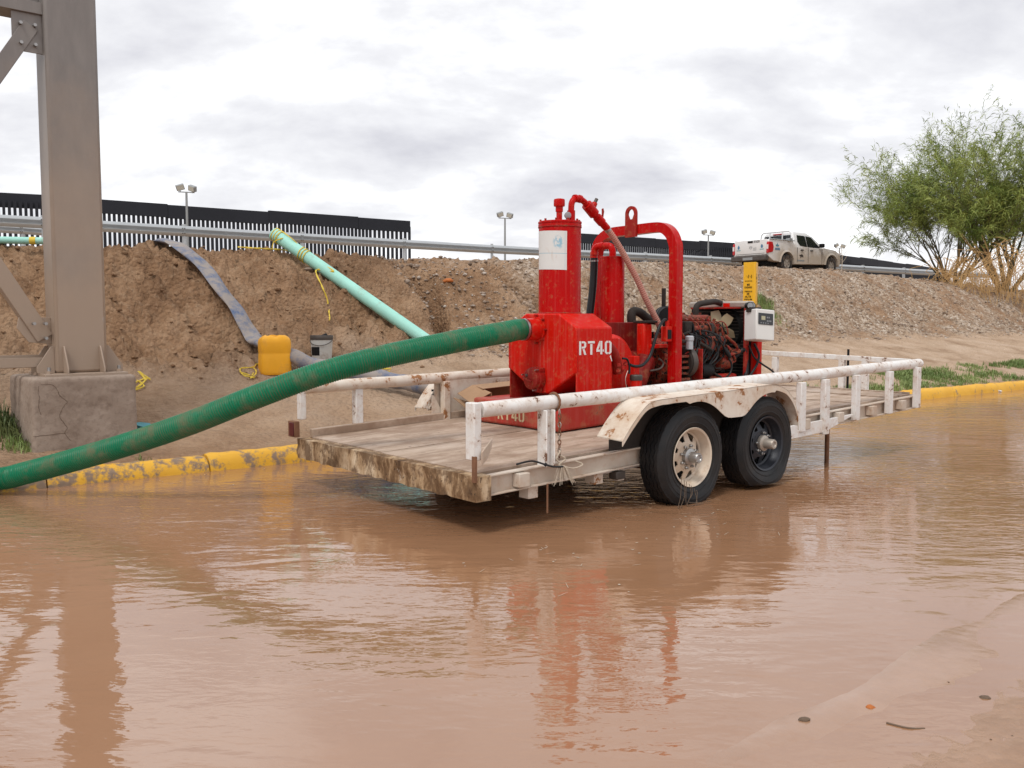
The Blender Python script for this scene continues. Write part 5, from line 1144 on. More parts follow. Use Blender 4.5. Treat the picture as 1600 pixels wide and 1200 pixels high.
# printed warning: pictogram, rows of lettering, round symbols
u_l = Vector((.12, -.106, 0)).normalized(); n_l = Vector((-.106, -.12, 0)).normalized(); u_r = Vector((.055, .128, 0)).normalized(); n_r = Vector((.128, -.055, 0)).normalized()
hh = zt - mb_.z
def mark(o, u, nrm, x0, x1, z0, z1): MB().prism([(x0, z0), (x1, z0), (x1, z1), (x0, z1)], o + nrm * .002, u, (0, 0, 1), nrm * .001).build('print', 'black', mk, angle=None)
ol = mb_ + Vector((-hw, .018, 0)); lw = .16
BF = {'N': ['101', '111', '111', '111', '101'], 'O': ['111', '101', '101', '101', '111'], 'E': ['111', '100', '110', '100', '111'], 'X': ['101', '101', '010', '101', '101'], 'C': ['111', '100', '100', '100', '111'], 'A': ['010', '101', '111', '101', '101'], 'V': ['101', '101', '101', '101', '010'], 'T': ['111', '010', '010', '010', '010'], 'U': ['101', '101', '101', '101', '111'], 'B': ['110', '101', '110', '101', '110'], 'R': ['110', '101', '110', '101', '101'], 'I': ['010', '010', '010', '010', '010'], 'D': ['110', '101', '101', '101', '110'], 'L': ['100', '100', '100', '100', '111'], 'P': ['110', '101', '110', '100', '100'], 'S': ['111', '100', '111', '001', '111'],
      '2': ['111', '001', '111', '100', '111'], '3': ['111', '001', '111', '001', '111'], '0': ['111', '101', '101', '101', '111'], '9': ['111', '101', '111', '001', '111']}
def pixtext(txt, o, u, up, nrm, px, name, mat, par):
    m = MB(); o, u, up, nrm = Vector(o), Vector(u), Vector(up), Vector(nrm)
    for i, ch_ in enumerate(txt):
        if ch_ == ' ': continue
        for r, row in enumerate(BF[ch_]):
            for c, q in enumerate(row):
                if q == '1': x0 = (i * 4 + c) * px; z0 = (4 - r) * px; m.prism([(x0, z0), (x0 + px, z0), (x0 + px, z0 + px), (x0, z0 + px)], o + nrm * .002, u, up, nrm * .001)
    return m.build(name, mat, par, angle=None)
for k, (row, w0) in enumerate((('NO', 0), ('EXCAVE', 0), ('', 0), ('TUBERIA', 0), ('DE', 0), ('ALTA', 0), ('PRESION', 0))):
    if row:
        px_ = min(.0055, .115 / (len(row) * 4)); pixtext(row, ol + u_l * (.082 - len(row) * 2 * px_) + Vector((0, 0, hh - (.325, .36, 0, .415, .452, .49, .525)[k])), u_l, (0, 0, 1), n_l, px_, 'print', 'black', mk)
for z0 in (hh - .19,):
    for k in range(6): mark(ol, u_l, n_l, .045 + .015 * k, .052 + .015 * k, z0 - .016 * (k % 3), z0 + .016 - .012 * ((k + 1) % 3))
    for k in range(5): mark(ol, u_l, n_l, .03 + .022 * k, .045 + .022 * k, z0 - .075, z0 - .065)
orr = mb_ + Vector((.045, -.088, 0))
for z0 in (hh - .22, hh - .60):
    m = MB(); nn = 24; vs = []
    for q in range(nn):
        a = 2 * pi * q / nn; rg = 1 if q % 4 else 1.18
        for r1 in (.060 * rg, .053): vs.append(orr + n_r * .002 + u_r * (.068 + r1 * cos(a)) + Vector((0, 0, z0 + r1 * sin(a))))
    m.add(vs, [(2 * q, 2 * ((q + 1) % nn), 2 * ((q + 1) % nn) + 1, 2 * q + 1) for q in range(nn)]).build('print', 'black', mk, angle=None)
    for k in range(4): mark(orr, u_r, n_r, .045 + .012 * k, .053 + .012 * k, z0 - .02 + .008 * (k % 2), z0 + .015 + .01 * (k % 2))

# ------------------------------------------------------------------ guardrails on the levee road
def guardrail(P, ztop, posts, label, name='guardrail'):
    P = [Vector((x, y, ztop + dz)) for x, y, dz in P]; base = Vector((P[0].x, P[0].y, 3.2)); gr = Root(name, label, 'guardrail', base)
    pts = spline(P, 6); prof = [(-.155, .0), (-.14, .02), (-.09, .075), (-.06, .08), (-.03, .02), (0, .0), (.03, .02), (.06, .08), (.09, .075), (.14, .02), (.155, 0)]
    L_ = [0]
    for a, b in zip(pts, pts[1:]): L_.append(L_[-1] + (b - a).length)
    at_ = lambda x: Vector([float(np.interp(x, L_, [p[i] for p in pts])) for i in range(3)])
    x = 0; k = 0
    while x < L_[-1] - .1:
        x1 = min(x + 3.81, L_[-1]); a, b = at_(x), at_(x1); d_ = (b - a).normalized(); nr_ = Vector((d_.y, -d_.x, 0)).normalized()
        m = MB(); off = .004 * (k % 2); n = len(prof); vs = []
        for p in (a - d_ * .03, b + d_ * .03):
            for z, o in prof: vs.append(p + nr_ * (o + off) + Vector((0, 0, z - .155)))
        vs += [v - nr_ * .004 for v in vs]
        m.add(vs, [(j, j + 1, n + j + 1, n + j) for j in range(n - 1)] + [(2 * n + j, 3 * n + j, 3 * n + j + 1, 2 * n + j + 1) for j in range(n - 1)] + [(0, n, 3 * n, 2 * n), (n - 1, 2 * n - 1 + 2 * n, 4 * n - 1, 3 * n - 1)][:1])
        rb = m.build('rail_beam', 'galv', gr, angle=50)
        for q in range(4):
            c = b - d_ * .05 + d_ * (.06 * (q % 2)) + nr_ * (.085) + Vector((0, 0, -.155 + .075 * (1 if q < 2 else -1))); MB().ico(c, .02, 1).build('splice_bolt', 'dark_steel', rb)
        for px_ in ((x,) if x1 - x < 3 else (x, x + 1.905)) if posts > 1 else (x,):
            c = at_(px_); g0 = gxy(c.x, c.y) - .3; MB().box(c.x - .05, c.x + .05, c.y + .0 , c.y + .14, g0, c.z + .05).build('post', 'galv', gr)
        x = x1; k += 1
GA = [(atY(u, v, Y)) for u, v, Y in ((-200, 324, 22.6), (0, 335, 24.2), (160, 345, 25.7), (400, 360, 28.6), (640, 375, 31.9), (840, 387, 35.3), (1140, 402.5, 40.9), (1440, 421, 50.0), (1560, 427, 55.0))]
guardrail([(p.x, p.y, p.z - GA[4].z) for p in GA], GA[4].z, 1, 'long galvanised guardrail along the crest of the embankment')
GB = [atY(u, v, Y) for u, v, Y in ((-160, 340, 31.5), (0, 350, 33.0), (88, 357, 34.5))]
guardrail([(p.x, p.y, p.z - GB[1].z) for p in GB], GB[1].z, 1, 'short far guardrail seen left of the steel column')

# ------------------------------------------------------------------ border fence: dark bollards with top plates
def fence(P, label, z_top, z_plate, z_base, pitch, limit=300, step=0.0):
    P = [Vector((x, y, 0)) for x, y in P]; fr = Root('border_fence', label, 'fence', Vector((P[0].x, P[0].y, z_base)), group='border fence sections')
    L_ = [0]
    for a, b in zip(P, P[1:]): L_.append(L_[-1] + (b - a).length)
    at_ = lambda x: Vector((float(np.interp(x, L_, [p.x for p in P])), float(np.interp(x, L_, [p.y for p in P])), 0))
    mesh = None; x = .05; cnt = 0; pit = pitch
    while x < L_[-1] and cnt < limit:
        c = at_(x); d_ = (at_(min(x + .5, L_[-1])) - at_(max(x - .5, 0))); ang_ = atan2(d_.y, d_.x)
        if mesh is None:
            o = MB().box(-.085, .085, -.085, .085, 0, z_plate + .4 - z_base).build('bollard', 'fence_steel', None); mesh = o.data; COL.objects.unlink(o); bpy.data.objects.remove(o)
        o = bpy.data.objects.new('bollard', mesh); COL.objects.link(o); o.parent = fr.ob; o.location = c - Vector((P[0].x, P[0].y, 0)); o.rotation_euler = (0, 0, ang_ + pi / 4 * 0); x += pit; cnt += 1
        if x > 30: pit = pitch * 1.25
    x = 0; k = 0
    while x < L_[-1] - .1:
        x1 = min(x + 7.3, L_[-1]); a, b = at_(x + .01), at_(x1 - .01); dz = -.05 * (k % 3) + step * k
        MB().bar(a + Vector((0, 0, (z_top + z_plate) / 2 + dz)), b + Vector((0, 0, (z_top + z_plate) / 2 + dz)), .28, z_top - z_plate).build('top_plate', 'fence_steel', fr); x = x1; k += 1
fl_ = [atY(-120, 296, 57.0), atY(0, 303, 58.3), atY(640, 347, 75.0)]
fence([(p.x, p.y) for p in fl_], 'dark bollard border fence section ending behind the mint pipe', 9.62, 8.70, 2.0, .315)
fr_ = [(5.0, 103.0), (8.3, 105.0), (29.0, 117.5), (52, 140), (75, 166), (95, 190)]
fence(fr_, 'distant dark bollard border fence section behind the pump and pickup', 11.4, 10.3, 2.0, .33)

# ------------------------------------------------------------------ floodlight poles
def pole(u, v, Y, label):
    p = atY(u, v, Y); b = Vector((p.x, p.y, 1.5)); r = Root('light_pole', label, 'light pole', b, group='floodlight poles along the border')
    MB().cyl(b, p + Vector((0, 0, -.3)), .11, .075, 12).build('mast', 'lamp_grey', r); MB().bar(p + Vector((-.55, 0, -.25)), p + Vector((.55, 0, -.30)), .07, .07).build('crossarm', 'lamp_grey', r)
    for sg in (-1, 1):
        c = p + Vector((sg * .42 + .0, 0, .06 if sg < 0 else -.02)); q = Matrix.Rotation(radians(20 * -sg), 3, 'Z') @ Matrix.Rotation(radians(18 * sg), 3, 'Y') @ Matrix.Rotation(radians(20), 3, 'X')
        m = MB().box(-.27, .27, -.14, .14, -.19, .19); m.v = [tuple(c + q @ Vector(t_)) for t_ in m.v]; h_ = m.build('floodlight', 'lamp_grey', r, bevel=.03)
        m = MB().box(-.23, .23, -.15, -.143, -.15, .15); m.v = [tuple(c + q @ Vector(t_)) for t_ in m.v]; m.build('lens', 'lamp_glass', h_)
        MB().cyl(c + Vector((0, 0, -.17)), c + Vector((0, 0, -.32)), .035, n=8).build('bracket', 'lamp_grey', r)
pole(291, 294, 62, 'floodlight pole with two lamps behind the left border fence'); pole(789, 336, 78, 'floodlight pole with two lamps left of the tall red tank')
pole(1107, 363, 92, 'floodlight pole with two lamps left of the white pickup'); pole(1312, 384, 112, 'small floodlight pole just right of the white pickup')

# ------------------------------------------------------------------ pickup truck
TRZ = radians(37); tpos = atY(1233, 427, 39.0); tpos = Vector((tpos.x, tpos.y, gxy(tpos.x, tpos.y)))
tk = Root('pickup_truck', 'white double cab pickup with mud sprayed sides parked on the embankment', 'pickup', (0, 0, 0), TRZ, tpos)
LX = lambda x: x - 2.62
def arc(cx, cz, r, a0, a1, n=10): return [(cx + r * cos(radians(a0 + (a1 - a0) * i / n)), cz + r * sin(radians(a0 + (a1 - a0) * i / n))) for i in range(n + 1)]
RA, FA = -1.42, 1.73; HW = .90
# lower body side outline with wheel openings
side = [(-2.60, .62), (-2.60, 1.28), (-2.56, 1.32), (-.98, 1.31), (-.80, 1.10), (1.0, 1.10), (1.20, 1.145), (2.10, 1.06), (2.42, .96), (2.58, .80), (2.60, .52), (2.45, .38)] + [(FA + .44, .40)] + arc(FA, .42, .44, 0, 180) + [(RA + .44, .36)] + arc(RA, .42, .44, 0, 180) + [(-2.30, .46)]
m = MB(); k = len(side)
vs = [(x, -HW + (.10 if x > 2.3 else 0) + .03 * (z > 1.05), z) for x, z in side] + [(x, HW - (.10 if x > 2.3 else 0) - .03 * (z > 1.05), z) for x, z in side]
m.add(vs, [tuple(range(k)), tuple(k + i for i in reversed(range(k)))] + [(i, (i + 1) % k, k + (i + 1) % k, k + i) for i in range(k) if not (2 <= i <= 2)])
body = m.build('body', 'truck_paint', tk, bevel=.045)
for sg in (-1, 1):
    for cx in (FA, RA):
        fm = MB(); a = arc(cx, .42, .44, 0, 180, 16); b = arc(cx, .42, .52, 0, 180, 16); vs = []
        for q in range(17): vs += [(a[q][0], sg * (HW + .045), a[q][1]), (b[q][0], sg * (HW + .01), b[q][1]), (a[q][0], sg * (HW - .06), a[q][1])]
        fm.add(vs, [(3 * q, 3 * q + 3, 3 * q + 4, 3 * q + 1) for q in range(16)] + [(3 * q, 3 * q + 2, 3 * q + 5, 3 * q + 3) for q in range(16)]).build('wheel_flare', 'truck_paint', body, angle=60)
# bed interior (dark well) and tailgate
MB().box(-2.52, -.95, -.78, .78, 1.318, 1.326).build('bed_well', 'dusty_shade_black', tk)
for sg in (-1, 1): MB().box(-2.55, -.90, sg * .86 - .05, sg * .86 + .05, 1.315, 1.355).build('bed_rail', 'galv', tk, bevel=.012)
tg = MB().box(-2.655, -2.601, -.80, .80, .70, 1.33).build('tailgate', 'truck_paint', tk, bevel=.02)
MB().box(-2.675, -2.655, -.13, .13, 1.21, 1.29).build('handle', 'black', tg, bevel=.01)
MB().lathe([(.052, 0), (.052, .006), (.064, .006), (.064, 0)], (-2.6555, -.02, 1.02), (-3.6, -.02, 1.02), 20, caps=False, unit=False).build('emblem_ring', 'steel', tg); MB().box(-2.662, -2.656, -.10, .06, 1.008, 1.032).build('emblem_bar', 'steel', tg)
MB().box(-2.66, -2.656, -.72, .72, .755, .77).build('crease', 'dusty_shade_black', tg)
pixtext('2309', (-2.655, -.17, 1.205), (0, -1, 0), (0, 0, 1), (-1, 0, 0), .019, 'fleet_number', 'dusty_shade_black', tg)
for y0, z0 in ((.60, 1.0), (-.58, 1.0)):
    MB().prism([(0, .10), (-.055, .02), (-.05, -.05), (0, -.08), (.05, -.05), (.055, .02)], (-2.6565, y0, z0 + .05), (0, 1, 0), (0, 0, 1), (-.002, 0, 0)).build('crest_decal', 'decal_blue', tg, angle=None); MB().box(-2.659, -2.6565, y0 - .10, y0 + .10, z0 - .085, z0 - .055).build('crest_decal', 'decal_teal', tg, angle=None)
for q in range(3): MB().box(-2.659, -2.6565, -.31, -.13 - .02 * (q % 2), .90 + .045 * q, .918 + .045 * q).build('small_print', 'lamp_grey', tg, angle=None)
bu = MB().box(-2.82, -2.58, -.88, .88, .46, .68).build('rear_bumper', 'dark_steel', tk, bevel=.04); MB().box(-2.828, -2.8205, -.25, .25, .50, .61).build('number_plate', 'lamp_grey', bu)
for sg in (-1, 1):
    tlm = MB().prism([(-.10, 0), (.20, .06), (.25, .26), (.17, .46), (-.08, .46), (-.10, .3)], (-2.56, sg * .80, .76), (1, 0, 0), (0, 0, 1), (0, sg * .115, 0)).build('tail_light', 'tail_red', tk, bevel=.015); MB().box(-2.672, -2.6605, sg * .86 - .045, sg * .86 + .045, .92, 1.10).build('reverse_lens', 'tail_white', tlm, bevel=.004)
# cab greenhouse
def ring(z, x0, x1, hw_): return [(x0, -hw_, z), (x1, -hw_ * .93, z), (x1, hw_ * .93, z), (x0, hw_, z)]
lower = ring(1.09, -.86, 1.30, .87); mid = ring(1.62, -.82, .50, .74); upp = ring(1.76, -.76, .24, .66)
cab = MB().add(lower + mid + upp, [(0, 1, 5, 4), (1, 2, 6, 5), (2, 3, 7, 6), (3, 0, 4, 7), (4, 5, 9, 8), (5, 6, 10, 9), (6, 7, 11, 10), (7, 4, 8, 11), (8, 9, 10, 11)]).build('cab', 'truck_paint', tk, bevel=.05)
def cabpt(sg, x, z):
    f = (z - 1.09) / (1.60 - 1.09); return (x, sg * ((.87 - .13 * f) * (1 - .03) + .016), z)
for sg in (-1, 1):
    for nm, poly in (('rear_side_window', [(-.60, 1.32), (-.46, 1.16), (.02, 1.13), (-.02, 1.59), (-.57, 1.60)]), ('front_side_window', [(.07, 1.13), (.92, 1.12), (.80, 1.24), (.42, 1.55), (.05, 1.59)])):
        vs = [cabpt(sg, x, z) for x, z in poly]; k = len(vs); vs2 = [(x, y + sg * .012, z) for x, y, z in vs]
        MB().add(vs + vs2, [tuple(range(k)), tuple(k + i for i in reversed(range(k)))] + [(i, (i + 1) % k, k + (i + 1) % k, k + i) for i in range(k)]).build(nm, 'window_glass', cab)
    for x0 in (.045, 1.03, -.72):
        MB().box(x0, x0 + .012, sg * (HW + .001) - .006, sg * (HW + .001) + .004, .45, 1.08).build('door_gap', 'dusty_shade_black', body, angle=None)
    for x0 in (-.48, .20): MB().box(x0, x0 + .17, sg * (HW - .006), sg * (HW + .035), .95, .995).build('door_handle', 'black', body, bevel=.01)
    mr = MB().box(.82, .98, sg * .88, sg * 1.08, 1.13, 1.30).build('wing_mirror', 'black', tk, bevel=.03)
MB().prism([(-.70, 1.30), (.70, 1.30), (.63, 1.60), (-.63, 1.60)], (-.872, 0, 0), (0, 1, 0), (0, 0, 1), (.05, 0, 0)).build('rear_window', 'window_glass', cab)
ws = [(1.26, -.74, 1.14), (1.26, .74, 1.14), (.56, .64, 1.59), (.56, -.64, 1.59)]; MB().add(ws + [(x + .03, y, z + .02) for x, y, z in ws], [(0, 1, 2, 3), (7, 6, 5, 4), (0, 4, 5, 1), (1, 5, 6, 2), (2, 6, 7, 3), (3, 7, 4, 0)]).build('windscreen', 'window_glass', cab)
MB().box(-.86, -.78, -.24, .24, 1.64, 1.69).build('brake_light', 'tail_red', cab, bevel=.01)
rb_ = MB().tube([(-.98, -.80, 1.32), (-.96, -.76, 1.66), (-.95, -.66, 1.76), (-.95, .66, 1.76), (-.96, .76, 1.66), (-.98, .80, 1.32)], .032, 10).build('roll_bar', 'truck_paint', tk)
for y0 in (-.32, .32): MB().cyl((-.98, y0, 1.32), (-.95, y0, 1.76), .024, n=10).build('bar_strut', 'truck_paint', rb_)
MB().box(-2.1, -1.0, .70, .95, 1.36, 1.375).build('ladder_rack', 'galv', tk) ; MB().box(-1.35, -1.15, -.97, -.78, 1.30, 1.42).build('strap_box', 'lamp_grey', tk, bevel=.01)
MB().box(2.45, 2.60, -.80, -.55, .86, .98).build('head_light', 'tail_white', tk, bevel=.02); MB().box(2.45, 2.60, .55, .80, .86, .98).build('head_light', 'tail_white', tk, bevel=.02)
# door and bed decals on the near side
nr_y = -HW - .002
def dec(poly, x0, z0, mat): MB().prism(poly, (x0, nr_y, z0), (1, 0, 0), (0, 0, 1), (0, -.002, 0)).build('side_decal', mat, body, angle=None)
for a in (90, 150, 30):
    p = [(0, 0), (.07 * cos(radians(a - 25)), .07 * sin(radians(a - 25))), (.15 * cos(radians(a)), .15 * sin(radians(a))), (.07 * cos(radians(a + 25)), .07 * sin(radians(a + 25)))]; dec(p, -2.06, 1.05, 'decal_teal' if a != 90 else 'decal_blue')
for q in range(4): dec([(0, 0), (.06, 0), (.06, .09), (0, .09)], -2.21 + .085 * q, .90, 'decal_blue')
dec([(q * .62, r * .62) for q, r in [(-.20, .02), (-.12, .10), (.0, .06), (.06, .16), (.14, .10), (.26, .02), (.22, -.10), (.08, -.02), (-.04, -.16), (-.08, -.02)]], -.45, .72, 'dusty_shade_black'); dec([(0, 0), (.5, 0), (.5, .06), (0, .06)], -.72, .50, 'lamp_grey')
for cx in (FA, RA):
    for sg in (-1, 1):
        wv = MB().lathe([(.20, -.11), (.33, -.125), (.375, -.10), (.385, 0), (.375, .10), (.33, .125), (.20, .11)], (cx, sg * .80, .385), (cx, sg * 1.80, .385), 32, caps=False, unit=False).build('wheel', 'rubber_mud', tk)
        rm_ = MB().lathe([(.21, .10), (.20, .06), (.06, .085), (.001, .09)], (cx, sg * .80, .385), (cx, sg * 1.80, .385), 24, caps=False, unit=False).build('rim', 'alu', wv)
        for q in range(6):
            a = 2 * pi * q / 6; MB().bar((cx + .05 * cos(a), sg * .895, .385 + .05 * sin(a)), (cx + .19 * cos(a), sg * .885, .385 + .19 * sin(a)), .045, .02, (0, 1, 0)).build('spoke', 'alu', rm_)
        MB().box(cx - .40, cx + .40, sg * .60, sg * .66, .34, .92).build('wheel_well', 'black', tk)
MB().box(-2.4, 2.2, -.62, .62, .34, .48).build('chassis', 'black', tk)

# ------------------------------------------------------------------ trees
def tree(base, H_, spread, seed, name, label, lean=0, nstem=4, trunk_r=.2, leaves=15000, grp='desert trees on the embankment'):
    rd = random.Random(seed); rt = Root(name, label, 'tree', base, group=grp); m = MB(); tips = []
    def grow_(p, d_, r, ln, lv):
        n = 5; pts = [p]; rr = [r]; dd = d_.copy()
        for i in range(n):
            dd = (dd + Vector((rd.uniform(-1, 1), rd.uniform(-1, 1), rd.uniform(-.6, .75))) * (.10 + .03 * lv)).normalized(); pts.append(pts[-1] + dd * ln / n); rr.append(r * (1 - .55 * (i + 1) / n))
        m.tube(pts, rr, 6 if lv < 2 else 4, caps=False)
        if lv >= 2:
            for i in range(1, n + 1): tips.append((pts[i], (pts[i] - pts[i - 1]).normalized(), lv))
        if lv < 4:
            kk = rd.randint(3, 5) if lv < 3 else rd.randint(3, 4)
            for c in range(kk):
                i = rd.randint(2, n) if c else n
                ax_ = Vector((rd.uniform(-1, 1), rd.uniform(-1, 1), rd.uniform(-.3, .75))).normalized()
                nd_ = (dd * .95 + ax_ * .62).normalized(); grow_(pts[i], nd_, rr[i] * .72, ln * rd.uniform(.55, .88), lv + 1)
    for k in range(nstem):
        a = 2 * pi * k / nstem + rd.uniform(-.5, .5); d_ = Vector((cos(a) * spread + lean, sin(a) * spread * .8, 1)).normalized()
        grow_(base + Vector((.15 * cos(a), .15 * sin(a), -.1)), d_, trunk_r * rd.uniform(.55, 1), H_ * rd.uniform(.30, .40), 0)
    m.build('trunk', 'bark', rt, angle=80)
    tp = np.array([t_[0][:] for t_ in tips]); td = np.array([t_[1][:] for t_ in tips]); r2 = np.random.default_rng(seed)
    lv_ = np.array([t_[2] for t_ in tips]); pw = np.where(lv_ >= 4, 1.0, np.where(lv_ == 3, .5, .12)); pw = pw / pw.sum()
    # feathery leaf sprays: thin drooping strips with side leaflets
    idx = r2.choice(len(tp), leaves, p=pw); p0 = tp[idx] - td[idx] * (r2.random(leaves) * .30)[:, None] + r2.normal(0, .035, (leaves, 3)); d_ = td[idx] * .9 + r2.normal(0, .42, (leaves, 3)) + np.array([0, 0, -.12]); d_ /= np.linalg.norm(d_, axis=1)[:, None]
    ln = .12 + .24 * r2.random(leaves); sd = np.cross(d_, r2.normal(0, 1, (leaves, 3))); sd /= np.linalg.norm(sd, axis=1)[:, None]; wd_ = (.006 + .008 * r2.random(leaves))[:, None]
    mid_ = p0 + d_ * (ln * .5)[:, None] + sd * .0; end = p0 + d_ * ln[:, None] + np.array([0, 0, -1]) * (ln * .35)[:, None]
    V_ = np.stack([p0 - sd * wd_ * .6, p0 + sd * wd_ * .6, mid_ + sd * wd_, mid_ - sd * wd_, end + sd * wd_ * .3, end - sd * wd_ * .3], 1).reshape(-1, 3) - np.array(base)
    F_ = np.concatenate([np.array([[0, 1, 2, 3]]) + (np.arange(leaves) * 6)[:, None], np.array([[3, 2, 4, 5]]) + (np.arange(leaves) * 6)[:, None]])
    o = mesh_np('crown', V_, F_, 'leaf', False); o.parent = rt.ob; return rt
def tbase(u, v, Y):
    p = atY(u, v, Y); return Vector((p.x, p.y, gxy(p.x, p.y)))
tree(tbase(1488, 424, 37.5), 5.7, .72, 21, 'desert_tree', 'feathery green desert tree whose slim trunks rise right of the pickup', 0, 9, .085, 36000)
tree(tbase(1572, 436, 36.5), 7.6, .55, 14, 'desert_tree', 'taller feathery green tree at the right edge above the straw coloured branches', .02, 8, .11, 40000)
# dead straw coloured branches
def dead_bush(u, v, Y, seed, label, w_=2.0, n=150, h=2.1):
    b = tbase(u, v, Y); rd = random.Random(seed); r = Root('dry_bush', label, 'bush', b); m = MB(); tw = MB()
    for k in range(n):
        x0 = b.x + rd.uniform(-w_, w_); y0 = b.y + rd.uniform(-.9, .9) - .5; g0 = gxy(x0, y0) - b.z; z1 = b.z + h * rd.uniform(.15, 1) * (1 - .4 * abs(x0 - b.x) / w_)
        P = [Vector((x0 + rd.uniform(-.5, .5), y0 + rd.uniform(-.2, .3), z1)), Vector((x0 + rd.uniform(-.45, .45), y0 - .1, z1 - rd.uniform(.1, .5))), Vector((x0 + rd.uniform(-.25, .25), y0 - .15, (z1 + b.z + g0) / 2)), Vector((x0 + rd.uniform(-.2, .2), y0 - .25, b.z + g0 - rd.uniform(-.2, .1)))]
        (m if k % 3 else tw).tube(spline(P, 3), rd.uniform(.004, .010), 4)
    for k in range(14): 
        a = rd.uniform(0, pi); tw.tube(spline([b + Vector((0, 0, .1)), b + Vector((cos(a) * .6, -.3, .9)), b + Vector((cos(a) * w_ * .8, -.5, h * rd.uniform(.6, 1)))], 4), [.018 - .0016 * i for i in range(9)], 5)
    m.build('dry_stems', 'straw', r, angle=70, kind='stuff'); tw.build('dry_branches', 'straw', r, angle=70, kind='stuff')
dead_bush(1560, 448, 34.0, 3, 'straw coloured dead branches hanging under the right tree', 2.3, 330, 2.3)
dead_bush(1478, 432, 35.0, 4, 'small tuft of straw coloured dead stalks beside the left trunk', 1.3, 50, 1.1)
m = MB(); bb = tbase(1314, 425, 37.0)
m.tube(spline([bb, bb + Vector((.04, 0, .7)), bb + Vector((-.02, 0, 1.35))], 4), [.022 - .0015 * i for i in range(9)], 5)
for k in range(6): z = .6 + .12 * k; m.tube(spline([bb + Vector((.02, 0, z)), bb + Vector((.12 * (-1)**k, 0, z + .12)), bb + Vector((.22 * (-1)**k, 0, z + .28))], 3), .008, 4)
tag(m.build('dry_stalk', 'rope_pale', origin=bb), 'single tall dry stalk standing in front of the pickup bonnet', 'stalk')

# bird on the crest
bq = hit(1466, 440); bd = MB(); prof = []
for i in range(12):
    f = i / 11; r = .075 * sin(pi * min(1, f * 1.15 + .04))**.8 if f < .83 else .03 + .012 * sin((f - .83) * 18)
    prof.append((max(.006, r), f * .34))
bd.lathe(prof, bq + Vector((.13, 0, .06)), bq + Vector((-.87, 0, .68)), 12, unit=False)
bd.ico(bq + Vector((-.155, 0, .235)), .05, 2); bd.lathe([(.016, 0), (.001, .06)], bq + Vector((-.195, 0, .235)), bq + Vector((-1.2, 0, .2)), 6, unit=False)
bd.prism([(0, 0), (.22, -.05), (.24, -.01), (.02, .05)], bq + Vector((.10, -.03, .085)), (1, 0, 0), (0, 0, 1), (0, .06, 0))
for dy_ in (-.025, .025): bd.cyl(bq + Vector((.03, dy_, .12)), bq + Vector((.02, dy_, 0)), .007, n=5)
tag(bd.build('black_bird', 'bird_black', origin=bq, angle=70), 'small black bird standing on the crest left of the tree trunk', 'bird')

# ------------------------------------------------------------------ grass, weeds
def blades(name, pts, hmin, hmax, mat, label, kind='stuff', cat='grass', origin=None, wd=.006, nper=1):
    n = len(pts); r2 = np.random.default_rng(n); P = np.array(pts); a = r2.random(n) * 2 * pi; h = hmin + (hmax - hmin) * r2.random(n)
    ln_ = np.stack([np.cos(a), np.sin(a), np.zeros(n)], 1); sd = np.stack([-np.sin(a), np.cos(a), np.zeros(n)], 1) * (wd * (.6 + .8 * r2.random(n)))[:, None]; lean_ = (.2 + .6 * r2.random(n))[:, None]
    up_ = np.array([0, 0, 1.0]); mid_ = P + up_ * (h * .6)[:, None] + ln_ * lean_ * (h * .3)[:, None]; end = P + up_ * h[:, None] * (1 - .3 * lean_) + ln_ * lean_ * h[:, None]
    V_ = np.stack([P - sd, P + sd, mid_ + sd * .8, mid_ - sd * .8, end], 1).reshape(-1, 3)
    if origin is not None: V_ = V_ - np.array(origin)
    me_F = [tuple(np.array([0, 1, 2, 3]) + 5 * i) for i in range(n)] + [tuple(np.array([3, 2, 4]) + 5 * i) for i in range(n)]
    me = bpy.data.meshes.new(name); me.from_pydata(V_.tolist(), [], me_F); me.materials.append(MATS[mat]); o = bpy.data.objects.new(name, me); COL.objects.link(o)
    if origin is not None: o.location = origin
    tag(o, label, cat, kind=kind); return o
gs = []; 
def scatter(n, s0, s1, t0, t1, thr, sc1=.7):
    s = s0 + (s1 - s0) * rng.random(n); off = t0 + (t1 - t0) * rng.random(n); t = kerb_t(s) + off; k = rng.random(n) < np.clip((fbm(s * sc1, t * sc1 * 1.6, 4) + .5 * (fbm(s * 4, t * 4, 2)) + .25 * smooth(t1, t0, off) - thr) * 1.6, 0, 1)
    s, t = s[k], t[k]; z = height(s, t); return np.stack([s * D[0] + t * NN[0], s * D[1] + t * NN[1], z - .005], -1)
blades('verge_grass', np.concatenate([scatter(52000, 13.2, 26, .16, 1.3, .04), scatter(3000, 10.5, 13.5, .25, 1.2, .12)]), .04, .12, 'grass', 'short green grass growing along the right part of the kerb')
def weed(u, v, n, h, w_, label, mat='weed'):
    c = hit(u, v); q = []
    for _ in range(n):
        x0, y0 = c.x + max(-1.6, min(1.6, random.gauss(0, 1))) * w_, c.y + max(-1.6, min(1.6, random.gauss(0, 1))) * w_; q.append((x0, y0, gxy(x0, y0)))
    blades('weed_clump', q, h * .4, h, mat, label, None, 'weeds', tuple(c), .006)
weed(10, 675, 500, .26, .17, 'green weeds growing left of the concrete block'); weed(30, 702, 160, .14, .09, 'low weeds at the foot of the concrete block', 'grass')
weed(1190, 478, 420, .36, .16, 'green grass tuft on the gravel slope beside the yellow post', 'grass'); weed(1205, 497, 130, .22, .22, 'sparse green sprigs on the gravel slope below the tuft', 'grass')
weed(225, 735, 60, .10, .05, 'few grass blades at the kerb edge right of the hose', 'grass'); weed(130, 745, 70, .12, .06, 'few grass blades under the green hose at the kerb', 'grass')

